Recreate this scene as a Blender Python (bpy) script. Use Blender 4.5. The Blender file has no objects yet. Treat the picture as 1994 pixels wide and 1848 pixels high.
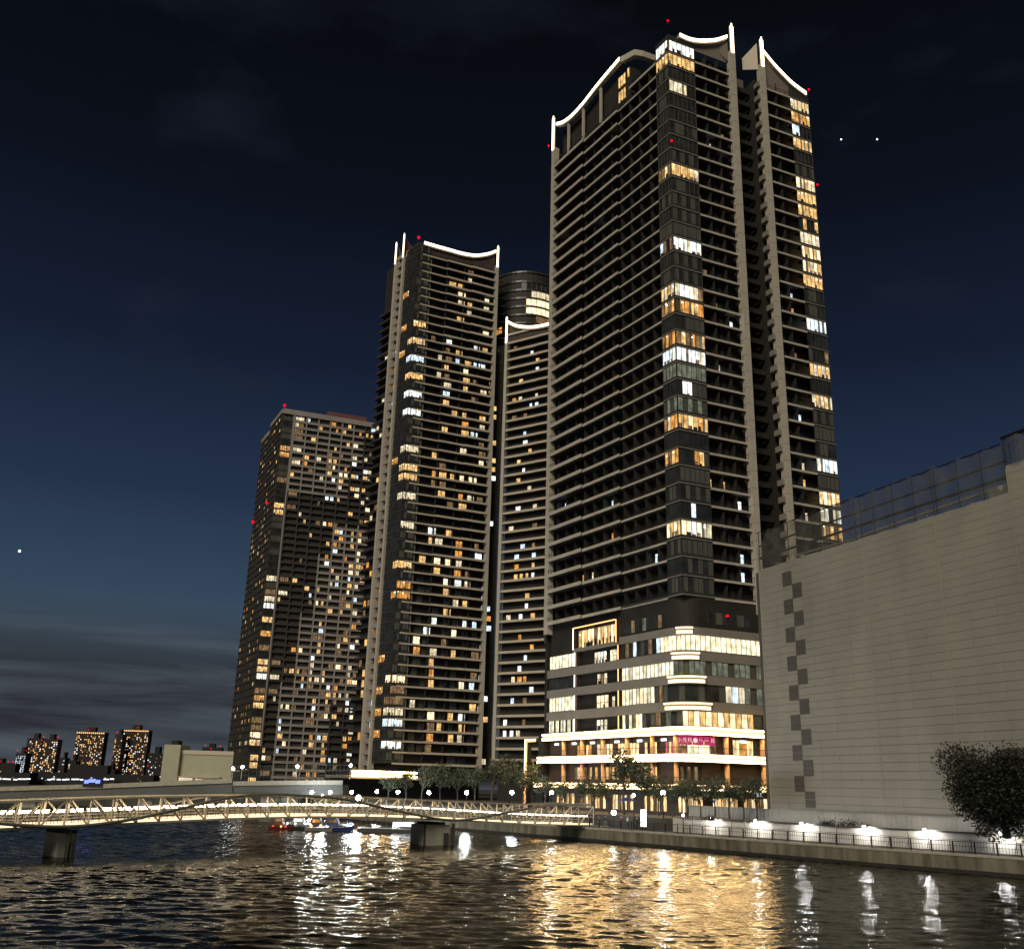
import bpy, math, random
from mathutils import Vector, Matrix
R = math.radians
random.seed(7)
scn = bpy.context.scene
col = scn.collection

# ------------------------------------------------------------------ camera
F_, PIT, ROL, CAMH = 1900.0, R(17.9), R(1.6), 6.6      # focal length in 1994-px units
cam_d = bpy.data.cameras.new('camera')
cam = bpy.data.objects.new('camera', cam_d); col.objects.link(cam)
cam_d.sensor_fit = 'HORIZONTAL'; cam_d.sensor_width = 36.0
cam_d.lens = 36.0 * F_ / 1994.0
cam_d.clip_start = 0.5; cam_d.clip_end = 20000
_f = Vector((0, math.cos(PIT), math.sin(PIT)))
_r0 = Vector((1, 0, 0)); _u0 = Vector((0, -math.sin(PIT), math.cos(PIT)))
_r = _r0 * math.cos(ROL) + _u0 * math.sin(ROL)
_u = -_r0 * math.sin(ROL) + _u0 * math.cos(ROL)
M3 = Matrix((_r, _u, -_f)).transposed()
cam.matrix_world = Matrix.Translation((0, 0, CAMH)) @ M3.to_4x4()
scn.camera = cam

# ------------------------------------------------------------------ world: night sky just after dusk
world = bpy.data.worlds.new('World'); scn.world = world; world.use_nodes = True
nt = world.node_tree; nt.nodes.clear()
N = nt.nodes.new; L = nt.links.new
out = N('ShaderNodeOutputWorld'); bg = N('ShaderNodeBackground')
tc = N('ShaderNodeTexCoord'); sep = N('ShaderNodeSeparateXYZ'); L(tc.outputs['Generated'], sep.inputs[0])
ramp = N('ShaderNodeValToRGB'); L(sep.outputs['Z'], ramp.inputs[0])
cr = ramp.color_ramp
def lin(h):
    return tuple(((int(h[i:i+2], 16) / 255) / 12.92 if int(h[i:i+2], 16) < 11 else (((int(h[i:i+2], 16) / 255) + .055) / 1.055) ** 2.4) for i in (0, 2, 4)) + (1,)
stops = [(0.0, '3a3640'), (0.04, '3e434c'), (0.10, '48555f'), (0.17, '35485b'), (0.27, '243249'), (0.40, '161f32'), (0.54, '0c111b'), (0.70, '07090d')]
cr.elements[0].position, cr.elements[0].color = stops[0][0], lin(stops[0][1])
cr.elements[1].position, cr.elements[1].color = stops[-1][0], lin(stops[-1][1])
for p, c in stops[1:-1]:
    e = cr.elements.new(p); e.color = lin(c)
# clouds: long thin banks low down, faint wisps higher
mp = N('ShaderNodeMapping'); mp.inputs['Scale'].default_value = (1.3, 1.3, 13.0); L(tc.outputs['Generated'], mp.inputs[0])
nz = N('ShaderNodeTexNoise'); nz.inputs['Scale'].default_value = 2.2; nz.inputs['Detail'].default_value = 7; nz.inputs['Roughness'].default_value = .55
nz.inputs['Distortion'].default_value = .5; L(mp.outputs[0], nz.inputs['Vector'])
cr2 = N('ShaderNodeMapRange'); cr2.inputs[1].default_value = .42; cr2.inputs[2].default_value = .68; L(nz.outputs['Fac'], cr2.inputs[0])
low = N('ShaderNodeMapRange'); low.inputs[1].default_value = .165; low.inputs[2].default_value = .085; L(sep.outputs['Z'], low.inputs[0])
low.inputs[3].default_value = 0.0; low.inputs[4].default_value = 1.0
lowm = N('ShaderNodeMath'); lowm.operation = 'MULTIPLY'; L(low.outputs[0], lowm.inputs[0]); lowm.inputs[1].default_value = .92
cl = N('ShaderNodeMixRGB'); cl.inputs[1].default_value = lin('24262b'); cl.inputs[2].default_value = lin('565e66'); L(cr2.outputs[0], cl.inputs[0])
mx = N('ShaderNodeMixRGB'); L(lowm.outputs[0], mx.inputs[0]); L(ramp.outputs[0], mx.inputs[1]); L(cl.outputs[0], mx.inputs[2])
mp2 = N('ShaderNodeMapping'); mp2.inputs['Scale'].default_value = (2.5, 2.5, 6.0); L(tc.outputs['Generated'], mp2.inputs[0])
nz2 = N('ShaderNodeTexNoise'); nz2.inputs['Scale'].default_value = 2.0; nz2.inputs['Detail'].default_value = 6; L(mp2.outputs[0], nz2.inputs['Vector'])
cr3 = N('ShaderNodeMapRange'); cr3.inputs[1].default_value = .55; cr3.inputs[2].default_value = .75; cr3.inputs[4].default_value = .3; L(nz2.outputs['Fac'], cr3.inputs[0])
mx2 = N('ShaderNodeMixRGB'); L(cr3.outputs[0], mx2.inputs[0]); L(mx.outputs[0], mx2.inputs[1]); mx2.inputs[2].default_value = lin('262c3a')
L(mx2.outputs[0], bg.inputs['Color']); bg.inputs['Strength'].default_value = 1.0
L(bg.outputs[0], out.inputs[0])

# ------------------------------------------------------------------ the glow of the city behind the camera
sun_d = bpy.data.lights.new('city_glow', 'SUN'); sun_d.energy = 2.0; sun_d.angle = R(26); sun_d.color = (1.0, .885, .69)
sun = bpy.data.objects.new('city_glow', sun_d); col.objects.link(sun)
sun.rotation_euler = Vector((.34, .85, -.66)).to_track_quat('-Z', 'Y').to_euler()

scn.view_settings.view_transform = 'Standard'; scn.view_settings.look = 'None'
scn.view_settings.exposure = 0; scn.view_settings.gamma = 1
scn.cycles.max_bounces = 5; scn.cycles.diffuse_bounces = 2; scn.cycles.glossy_bounces = 3; scn.cycles.transmission_bounces = 2
scn.cycles.transparent_max_bounces = 8; scn.cycles.sample_clamp_indirect = 6

# ------------------------------------------------------------------ projection helpers (pixel of the 1994x1848 view -> point)
def ray(x, y):
    u = (x - 997) / F_; v = -(y - 924) / F_
    a = u * math.cos(ROL) - v * math.sin(ROL); b = u * math.sin(ROL) + v * math.cos(ROL)
    return Vector((a, math.cos(PIT) - b * math.sin(PIT), math.sin(PIT) + b * math.cos(PIT)))
def atY(x, y, Y):
    d = ray(x, y); return d * (Y / d.y) + Vector((0, 0, CAMH))
def atz(x, y, z):
    d = ray(x, y); return d * ((z - CAMH) / d.z) + Vector((0, 0, CAMH))

# ------------------------------------------------------------------ materials
MATS = {}
def mat(name, color, rough=.8, metal=0.0, var=0.0, vscale=.5, bump=0.0, bscale=8, spec=None, stretch=None):
    m = bpy.data.materials.new(name); m.use_nodes = True; t = m.node_tree; b = t.nodes['Principled BSDF']
    b.inputs['Base Color'].default_value = (*color, 1); b.inputs['Roughness'].default_value = rough; b.inputs['Metallic'].default_value = metal
    if spec is not None: b.inputs['Specular IOR Level'].default_value = spec
    if var or bump:
        g = t.nodes.new('ShaderNodeNewGeometry'); mpn = t.nodes.new('ShaderNodeMapping'); t.links.new(g.outputs['Position'], mpn.inputs[0])
        if stretch: mpn.inputs['Scale'].default_value = stretch
        n = t.nodes.new('ShaderNodeTexNoise'); n.inputs['Scale'].default_value = vscale; n.inputs['Detail'].default_value = 6
        t.links.new(mpn.outputs[0], n.inputs['Vector'])
        if var:
            r = t.nodes.new('ShaderNodeMapRange'); r.inputs[1].default_value = .3; r.inputs[2].default_value = .7
            r.inputs[3].default_value = 1 - var; r.inputs[4].default_value = 1 + var; t.links.new(n.outputs['Fac'], r.inputs[0])
            mu = t.nodes.new('ShaderNodeVectorMath'); mu.operation = 'SCALE'; mu.inputs[0].default_value = color
            t.links.new(r.outputs[0], mu.inputs['Scale']); t.links.new(mu.outputs[0], b.inputs['Base Color'])
        if bump:
            n2 = t.nodes.new('ShaderNodeTexNoise'); n2.inputs['Scale'].default_value = bscale; n2.inputs['Detail'].default_value = 4
            t.links.new(g.outputs['Position'], n2.inputs['Vector'])
            bp = t.nodes.new('ShaderNodeBump'); bp.inputs['Distance'].default_value = bump; t.links.new(n2.outputs['Fac'], bp.inputs['Height'])
            t.links.new(bp.outputs[0], b.inputs['Normal'])
    MATS[name] = m; return m
def emit(name, color, strength, sample=False, rooms=0.0, scale=(1.7, 1.7, .35), lo=.35):
    """something that gives off light; rooms > 0 varies it like curtains and furniture behind glass"""
    m = bpy.data.materials.new(name); m.use_nodes = True; t = m.node_tree; t.nodes.clear()
    o = t.nodes.new('ShaderNodeOutputMaterial'); e = t.nodes.new('ShaderNodeEmission'); e.inputs[0].default_value = (*color, 1); e.inputs[1].default_value = strength
    t.links.new(e.outputs[0], o.inputs[0])
    if rooms:
        g = t.nodes.new('ShaderNodeNewGeometry'); mpn = t.nodes.new('ShaderNodeMapping'); mpn.inputs['Scale'].default_value = scale
        t.links.new(g.outputs['Position'], mpn.inputs[0])
        n = t.nodes.new('ShaderNodeTexNoise'); n.inputs['Scale'].default_value = 1.3; n.inputs['Detail'].default_value = 3; t.links.new(mpn.outputs[0], n.inputs['Vector'])
        r = t.nodes.new('ShaderNodeMapRange'); r.inputs[1].default_value = .35; r.inputs[2].default_value = .62
        r.inputs[3].default_value = strength * (1 - rooms); r.inputs[4].default_value = strength * (1 + rooms * .6); t.links.new(n.outputs['Fac'], r.inputs[0])
        n2 = t.nodes.new('ShaderNodeTexVoronoi'); n2.inputs['Scale'].default_value = .9; t.links.new(g.outputs['Position'], n2.inputs['Vector'])
        r2 = t.nodes.new('ShaderNodeMapRange'); r2.inputs[1].default_value = 0; r2.inputs[2].default_value = .8; r2.inputs[3].default_value = 1.35; r2.inputs[4].default_value = .6
        t.links.new(n2.outputs['Distance'], r2.inputs[0])
        mu = t.nodes.new('ShaderNodeMath'); mu.operation = 'MULTIPLY'; t.links.new(r.outputs[0], mu.inputs[0]); t.links.new(r2.outputs[0], mu.inputs[1])
        t.links.new(mu.outputs[0], e.inputs[1])
    m.cycles.emission_sampling = 'FRONT_BACK' if sample else 'NONE'
    MATS[name] = m; return m

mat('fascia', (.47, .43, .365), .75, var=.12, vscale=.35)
mat('fascia_pale', (.50, .44, .35), .75, var=.1, vscale=.35)
mat('fascia_grey', (.22, .205, .18), .8, var=.1, vscale=.3)
mat('pillar', (.46, .42, .35), .7, var=.06, vscale=.4)
mat('dark_wall', (.022, .020, .016), .7, var=.25, vscale=.3)
mat('partition', (.026, .024, .020), .8)
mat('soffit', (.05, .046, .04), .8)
mat('spandrel', (.045, .044, .040), .35)
mat('metal_dark', (.025, .025, .025), .4, .6)
mat('mullion', (.035, .034, .032), .4)
mat('glass', (.035, .038, .036), .12, var=.5, vscale=.5)
mat('curtain', (.105, .108, .088), .25, var=.25, vscale=1.2, stretch=(1, 1, .1))
mat('brown', (.060, .040, .032), .6, var=.15)
mat('cream', (.55, .50, .40), .7)
mat('column', (.55, .34, .18), .6)  # orange glow of the arcade lamps is mixed into this colour
mat('crown_panel', (.20, .17, .14), .7)
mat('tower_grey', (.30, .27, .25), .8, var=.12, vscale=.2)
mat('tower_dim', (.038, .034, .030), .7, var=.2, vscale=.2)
mat('tower_red', (.16, .06, .055), .8)
mat('concrete', (.15, .14, .105), .85, var=.55, vscale=.9, bump=.02, stretch=(1, 1, .18))
mat('concrete_pale', (.36, .34, .28), .85, var=.18, vscale=1.2)
mat('pier_concrete', (.32, .31, .26), .85, var=.2, vscale=.7, stretch=(1, 1, .3))
mat('timber_dark', (.02, .018, .015), .8)
mat('terrace', (.075, .045, .036), .9, var=.25, vscale=1.5)
mat('upper_ground', (.06, .06, .05), .9, var=.2)
mat('sheet', (.300, .290, .252), .62, var=.12, vscale=.16, stretch=(1, 1, .5), bump=.03, bscale=.5)
mat('sheet_seam', (.33, .315, .27), .6)
mat('sheet_dark', (.085, .080, .072), .6)
mat('hoarding', (.40, .39, .36), .6, var=.05)
mat('flood_wall', (.52, .50, .45), .7, var=.12, vscale=.8)
mat('pipe', (.10, .095, .09), .4, .7)
mat('truss', (.50, .45, .35), .55, var=.08)
mat('truss_dim', (.17, .17, .15), .5, .1)
mat('deck', (.50, .42, .30), .7)
mat('girder', (.10, .105, .10), .7, var=.2, vscale=.15)
mat('hall', (.42, .41, .30), .8, var=.05)
mat('far_dark', (.020, .020, .022), .9)
mat('far_brown', (.035, .028, .024), .9)
mat('trunk', (.06, .05, .04), .9)
mat('skin', (.35, .24, .18), .6)
mat('cloth_dark', (.03, .035, .05), .9); mat('cloth_grey', (.12, .12, .13), .9); mat('cloth_red', (.20, .04, .03), .9); mat('cloth_pale', (.4, .38, .34), .9)
mat('hair', (.015, .012, .01), .6)
mat('boat_white', (.22, .22, .21), .4); mat('boat_blue', (.03, .05, .18), .4); mat('boat_red', (.16, .03, .025), .4); mat('boat_dark', (.04, .04, .04), .5)
mat('umbrella', (.02, .05, .22), .8)
mat('grass_mat', (.02, .04, .012), .95)

WARM = (1.0, .62, .24)
emit('w_warm', (1.0, .60, .22), 1.15, rooms=.45)
emit('w_orange', (1.0, .44, .10), .95, rooms=.5)
emit('w_bright', (1.0, .78, .46), 1.9, rooms=.3)
emit('w_white', (.92, .96, .92), 1.7, rooms=.35)
emit('w_cool', (.70, .86, 1.0), 1.5, rooms=.4)
emit('w_cream', (1.0, .84, .55), 1.0, rooms=.35)
emit('w_dim', (.95, .58, .28), .28, rooms=.6)
emit('w_dimgreen', (.62, .66, .46), .26, rooms=.35)
emit('w_pink', (1.0, .22, .30), .75, rooms=.4)
emit('w_office', (1.0, .93, .64), 1.6, rooms=.32, scale=(2.2, 2.2, .3))
emit('w_shop', (1.0, .66, .30), 2.0, rooms=.6)
emit('far_warm', (1.0, .56, .22), 1.5); emit('far_white', (.9, .95, 1.0), 1.5); emit('far_cool', (.7, .9, 1.0), .8); emit('far_dim', (1.0, .60, .3), .35)
emit('led', (1.0, .64, .27), 34.0, sample=True)
emit('led_soft', (1.0, .70, .36), 3.0, sample=True)
emit('room_lamp', (1.0, .86, .62), 5.0)
emit('led_crown', (1.0, .76, .50), 5.0, sample=True)
emit('led_orange', (1.0, .46, .16), 3.0, sample=True)
emit('led_bridge', (1.0, .80, .52), 20.0, sample=True)
emit('led_kerb', (1.0, .74, .44), 1.8)
emit('string', (1.0, .72, .36), 6.0, sample=True)
emit('string_orange', (1.0, .36, .14), 2.5)
emit('lamp_white', (.86, .95, 1.0), 420.0, sample=True)
emit('lamp_soft', (.90, .96, 1.0), 40.0, sample=True)
emit('lamp_bluish', (.55, .66, 1.0), 60.0, sample=True)
emit('flood', (.95, .97, 1.0), 300.0, sample=True)
emit('beacon', (1.0, .0, .012), 2.2)
emit('sign_white', (.80, .88, 1.0), 3.0)
emit('sign_lit', (1.0, .97, .88), 4.0, sample=True)
emit('sign_pink', (.62, .05, .15), .8)
emit('sign_letter', (1.0, .70, .72), 1.0)
emit('sign_blue', (.10, .14, 1.0), 4.0)
emit('blue_lamp', (.12, .2, 1.0), 2.5)
emit('star', (.9, .95, 1.0), 6.0)

# leaves: two-sided, with a little light coming through
def leafmat(name, c1, c2):
    m = bpy.data.materials.new(name); m.use_nodes = True; t = m.node_tree; b = t.nodes['Principled BSDF']
    g = t.nodes.new('ShaderNodeNewGeometry'); mixn = t.nodes.new('ShaderNodeMixRGB'); mixn.inputs[1].default_value = (*c1, 1); mixn.inputs[2].default_value = (*c2, 1)
    t.links.new(g.outputs['Random Per Island'], mixn.inputs[0]); t.links.new(mixn.outputs[0], b.inputs['Base Color'])
    b.inputs['Roughness'].default_value = .6
    MATS[name] = m
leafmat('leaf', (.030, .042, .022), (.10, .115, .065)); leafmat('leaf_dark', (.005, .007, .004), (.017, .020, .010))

# water
m = bpy.data.materials.new('canal_water'); m.use_nodes = True; t = m.node_tree; b = t.nodes['Principled BSDF']; MATS['water'] = m
t.nodes.clear()
g = t.nodes.new('ShaderNodeNewGeometry')
def wave(scale, det, stretch, rot, rough=.5, dist=.6):
    mpn = t.nodes.new('ShaderNodeMapping'); mpn.inputs['Scale'].default_value = stretch; mpn.inputs['Rotation'].default_value = (0, 0, rot)
    t.links.new(g.outputs['Position'], mpn.inputs[0]); n = t.nodes.new('ShaderNodeTexNoise'); n.inputs['Scale'].default_value = scale; n.inputs['Detail'].default_value = det
    n.inputs['Roughness'].default_value = rough; n.inputs['Distortion'].default_value = dist
    t.links.new(mpn.outputs[0], n.inputs['Vector']); return n.outputs['Fac']
def mathn(op, a, bb):
    q = t.nodes.new('ShaderNodeMath'); q.operation = op
    for i, v in ((0, a), (1, bb)):
        if isinstance(v, (int, float)): q.inputs[i].default_value = v
        else: t.links.new(v, q.inputs[i])
    return q.outputs[0]
n1, n2, n3 = wave(.50, 4, (.60, 1.1, 1), .18, .6, 1.1), wave(3.0, 3, (.7, 1.2, 1), -.3), wave(.16, 2, (.6, 1.4, 1), .1)
hsum = n2
# gusts: some patches of the canal are calmer than others
gust = wave(.035, 3, (1, 2.2, 1), .1)
gm = t.nodes.new('ShaderNodeMapRange'); gm.inputs[1].default_value = .38; gm.inputs[2].default_value = .62; gm.inputs[3].default_value = .7; gm.inputs[4].default_value = 1.0; t.links.new(gust, gm.inputs[0])
bp = t.nodes.new('ShaderNodeBump'); bp.inputs['Distance'].default_value = .06; t.links.new(hsum, bp.inputs['Height']); t.links.new(gm.outputs[0], bp.inputs['Strength'])
o = t.nodes.new('ShaderNodeOutputMaterial'); mi = t.nodes.new('ShaderNodeMixShader'); gl = t.nodes.new('ShaderNodeBsdfGlossy'); df = t.nodes.new('ShaderNodeBsdfDiffuse'); fr_ = t.nodes.new('ShaderNodeFresnel')
fr_.inputs['IOR'].default_value = 1.33; gl.inputs['Roughness'].default_value = .085; gl.inputs['Color'].default_value = (.80, .79, .74, 1); df.inputs['Color'].default_value = (.006, .008, .006, 1)
for q in (gl, fr_, df): t.links.new(bp.outputs[0], q.inputs['Normal'])
t.links.new(fr_.outputs[0], mi.inputs[0]); t.links.new(df.outputs[0], mi.inputs[1]); t.links.new(gl.outputs[0], mi.inputs[2]); t.links.new(mi.outputs[0], o.inputs[0])

# translucent safety net
m = bpy.data.materials.new('net_mat'); m.use_nodes = True; t = m.node_tree; t.nodes.clear(); MATS['net'] = m
o = t.nodes.new('ShaderNodeOutputMaterial'); mi = t.nodes.new('ShaderNodeMixShader'); tr = t.nodes.new('ShaderNodeBsdfTransparent'); df = t.nodes.new('ShaderNodeBsdfDiffuse')
df.inputs[0].default_value = (.13, .13, .12, 1)
g = t.nodes.new('ShaderNodeNewGeometry'); n = t.nodes.new('ShaderNodeTexNoise'); n.inputs['Scale'].default_value = .6; n.inputs['Detail'].default_value = 6
t.links.new(g.outputs['Position'], n.inputs['Vector']); r = t.nodes.new('ShaderNodeMapRange'); r.inputs[1].default_value = .3; r.inputs[2].default_value = .7; r.inputs[3].default_value = .25; r.inputs[4].default_value = .62
t.links.new(n.outputs['Fac'], r.inputs[0]); t.links.new(r.outputs[0], mi.inputs[0]); t.links.new(tr.outputs[0], mi.inputs[1]); t.links.new(df.outputs[0], mi.inputs[2]); t.links.new(mi.outputs[0], o.inputs[0])

# ------------------------------------------------------------------ mesh helpers
def tag(o, label=None, cat=None, group=None, kind=None):
    if label: o['label'] = label
    if cat: o['category'] = cat
    if group: o['group'] = group
    if kind: o['kind'] = kind
    return o
def empty(name, loc, label=None, cat=None, group=None, kind=None):
    o = bpy.data.objects.new(name, None); col.objects.link(o); o.location = loc; o.empty_display_size = .5
    return tag(o, label, cat, group, kind)
class MB:
    def __init__(s): s.v = []; s.f = []; s.m = []; s.mats = []
    def mi(s, m):
        if m not in s.mats: s.mats.append(m)
        return s.mats.index(m)
    def poly(s, pts, m):
        i = len(s.v); s.v += [tuple(p) for p in pts]; s.f.append(tuple(range(i, i + len(pts)))); s.m.append(s.mi(m))
    def hexa(s, p, m):
        """p: 8 points, bottom 4 ccw then top 4"""
        i = len(s.v); s.v += [tuple(q) for q in p]; k = s.mi(m)
        for f in ((3, 2, 1, 0), (4, 5, 6, 7), (0, 1, 5, 4), (1, 2, 6, 5), (2, 3, 7, 6), (3, 0, 4, 7)):
            s.f.append(tuple(i + j for j in f)); s.m.append(k)
    def box(s, x0, x1, y0, y1, z0, z1, m):
        s.hexa([(x0, y0, z0), (x1, y0, z0), (x1, y1, z0), (x0, y1, z0), (x0, y0, z1), (x1, y0, z1), (x1, y1, z1), (x0, y1, z1)], m)
    def prism(s, pts, z0, z1, m, cap=True):
        n = len(pts); i = len(s.v); k = s.mi(m)
        s.v += [(p[0], p[1], z0) for p in pts] + [(p[0], p[1], z1) for p in pts]
        for a in range(n):
            bb = (a + 1) % n; s.f.append((i + a, i + bb, i + n + bb, i + n + a)); s.m.append(k)
        if cap:
            s.f.append(tuple(i + n + a for a in range(n))); s.m.append(k)
            s.f.append(tuple(i + a for a in reversed(range(n)))); s.m.append(k)
    def beam(s, a, b, w, h, m):
        a, b = Vector(a), Vector(b); d = (b - a)
        if d.length < 1e-6: return
        d.normalize(); up = Vector((0, 0, 1)) if abs(d.z) < .95 else Vector((1, 0, 0))
        sd = d.cross(up).normalized() * (w / 2); u2 = sd.cross(d).normalized() * (h / 2)
        s.hexa([a - sd - u2, a + sd - u2, b + sd - u2, b - sd - u2, a - sd + u2, a + sd + u2, b + sd + u2, b - sd + u2], m)
    def tube(s, pts, r, m, n=8, r1=None):
        pts = [Vector(p) for p in pts]; i0 = len(s.v); k = s.mi(m); c = len(pts)
        for j, p in enumerate(pts):
            d = (pts[min(j + 1, c - 1)] - pts[max(j - 1, 0)]).normalized()
            up = Vector((0, 0, 1)) if abs(d.z) < .9 else Vector((1, 0, 0)); a = d.cross(up).normalized(); bb = a.cross(d)
            rr = r if r1 is None else r + (r1 - r) * j / (c - 1)
            for q in range(n):
                w = 2 * math.pi * q / n; s.v.append(tuple(p + a * math.cos(w) * rr + bb * math.sin(w) * rr))
        for j in range(c - 1):
            for q in range(n):
                s.f.append((i0 + j * n + q, i0 + j * n + (q + 1) % n, i0 + (j + 1) * n + (q + 1) % n, i0 + (j + 1) * n + q)); s.m.append(k)
        s.f.append(tuple(i0 + q for q in range(n))); s.m.append(k); s.f.append(tuple(i0 + (c - 1) * n + q for q in range(n))); s.m.append(k)
    def ball(s, c, r, m, n=10, rings=6, sz=1.0):
        i0 = len(s.v); k = s.mi(m)
        for a in range(rings + 1):
            th = math.pi * a / rings
            for q in range(n):
                w = 2 * math.pi * q / n; s.v.append((c[0] + r * math.sin(th) * math.cos(w), c[1] + r * math.sin(th) * math.sin(w), c[2] + r * sz * math.cos(th)))
        for a in range(rings):
            for q in range(n):
                s.f.append((i0 + a * n + q, i0 + (a + 1) * n + q, i0 + (a + 1) * n + (q + 1) % n, i0 + a * n + (q + 1) % n)); s.m.append(k)
    def add(s, o):
        i = len(s.v); s.v += o.v; remap = [s.mi(x) for x in o.mats]
        s.f += [tuple(i + j for j in f) for f in o.f]; s.m += [remap[x] for x in o.m]
    def build(s, name, parent=None, label=None, cat=None, group=None, kind=None, smooth=False, origin=None):
        me = bpy.data.meshes.new(name); off = Vector(origin) if origin is not None else (parent.matrix_world.translation if parent is not None and False else Vector((0, 0, 0)))
        base = Vector((0, 0, 0))
        if parent is not None:
            p = parent
            while p is not None: base += p.location; p = p.parent
        sh = base if parent is not None else off
        me.from_pydata([(v[0] - sh.x, v[1] - sh.y, v[2] - sh.z) for v in s.v], [], s.f)
        for x in s.mats: me.materials.append(MATS[x])
        me.polygons.foreach_set('material_index', s.m)
        if smooth: me.polygons.foreach_set('use_smooth', [True] * len(s.f))
        me.update()
        o = bpy.data.objects.new(name, me); col.objects.link(o)
        if parent is not None: o.parent = parent
        else: o.location = off
        return tag(o, label, cat, group, kind)

class Fr:
    """a facade frame: s along the wall, d outward, z up"""
    def __init__(f, o, e, flip=False):
        f.o = Vector((o[0], o[1], 0)); f.e = Vector((e[0], e[1], 0)).normalized()
        f.n = Vector((f.e.y, -f.e.x, 0)) if not flip else Vector((-f.e.y, f.e.x, 0)); f.flip = flip
    def p(f, s, d, z): return f.o + f.e * s + f.n * d + Vector((0, 0, z))
    def box(f, mb, s0, s1, d0, d1, z0, z1, m):
        q = [f.p(s0, d1, 0), f.p(s1, d1, 0), f.p(s1, d0, 0), f.p(s0, d0, 0)]
        if f.flip: q = q[::-1]
        mb.hexa([v + Vector((0, 0, z0)) for v in q] + [v + Vector((0, 0, z1)) for v in q], m)
    def quad(f, mb, s0, s1, d, z0, z1, m):
        q = [f.p(s0, d, z0), f.p(s1, d, z0), f.p(s1, d, z1), f.p(s0, d, z1)]
        mb.poly(q if not f.flip else q[::-1], m)

class Collector:
    """windows of one building: the 100 that show largest become parts of their own, the rest one part"""
    def __init__(s, parent, one, many, limit=100): s.items = []; s.parent = parent; s.one = one; s.many = many; s.limit = limit
    def put(s, mb, weight=1.0):
        c = Vector((0, 0, 0))
        for v in mb.v: c += Vector(v)
        c /= len(mb.v); lo = Vector(mb.v[0]); r_ = max((Vector(v) - lo).length for v in mb.v)
        s.items.append((weight * r_ / c.length, mb))
    def finish(s):
        s.items.sort(key=lambda q: -q[0])
        for w, mb in s.items[:s.limit]: mb.build(s.one, s.parent)
        if len(s.items) > s.limit:
            big = MB()
            for w, mb in s.items[s.limit:]: big.add(mb)
            big.build(s.many, s.parent, kind='stuff')

class Split:
    """stands in for a mesh: every box or face put in becomes a part of its own (100 at most, the rest one part)"""
    def __init__(s, parent, one, many, limit=100): s.c = Collector(parent, one, many, limit)
    def hexa(s, p, m): q = MB(); q.hexa(p, m); s.c.put(q)
    def poly(s, p, m): q = MB(); q.poly(p, m); s.c.put(q)
    def beam(s, a, b, w, h, m): q = MB(); q.beam(a, b, w, h, m); s.c.put(q)
    def build(s, *a, **k): s.c.finish()

def window(fr, s0, s1, d, z0, z1, m, panes=1, mull='mullion', lights=None, fw=.07):
    """glazing a little behind its frame; panes may each have a material"""
    mb = MB(); w = (s1 - s0) / panes
    for i in range(panes):
        mm = m if isinstance(m, str) else m[i % len(m)]
        fr.quad(mb, s0 + i * w + fw * .5, s0 + (i + 1) * w - fw * .5, d, z0, z1, mm)
    for i in range(panes + 1):
        a = s0 + i * w; fr.box(mb, a - fw * .5, a + fw * .5, d - .03, d + .09, z0, z1, mull)
    if lights is None and (s1 - s0) > 2.9:
        hot = [i for i in range(panes) if (m if isinstance(m, str) else m[i % len(m)]) in ('w_warm', 'w_bright', 'w_white', 'w_cream', 'w_orange', 'w_office', 'w_shop', 'w_cool')]
        if hot:
            for _ in range(random.randint(1, 3)):      # ceiling lamps
                i = random.choice(hot); a = s0 + (i + random.uniform(.3, .7)) * w; zz = z1 - random.uniform(.25, .8); q_ = random.uniform(.09, .17); fr.box(mb, a - q_, a + q_, d + .005, d + .03, zz, zz + q_ * 1.3, 'room_lamp')
            for i in hot:                              # furniture and drawn curtains against the light
                u_ = random.random(); a = s0 + i * w
                if u_ < .4: fr.box(mb, a + fw, a + w * random.uniform(.5, 1) - fw, d + .005, d + .02, z0, z0 + random.uniform(.25, .9), 'w_dim' if random.random() < .6 else 'brown')
                elif u_ < .62: fr.box(mb, a + fw, a + w * random.uniform(.3, .6), d + .005, d + .02, z0, z1, random.choice(['w_cream', 'w_dim', 'w_dimgreen']))
    fr.box(mb, s0, s1, d - .03, d + .07, z0 - .06, z0, mull); fr.box(mb, s0, s1, d - .03, d + .07, z1, z1 + .06, mull)
    return mb

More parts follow.
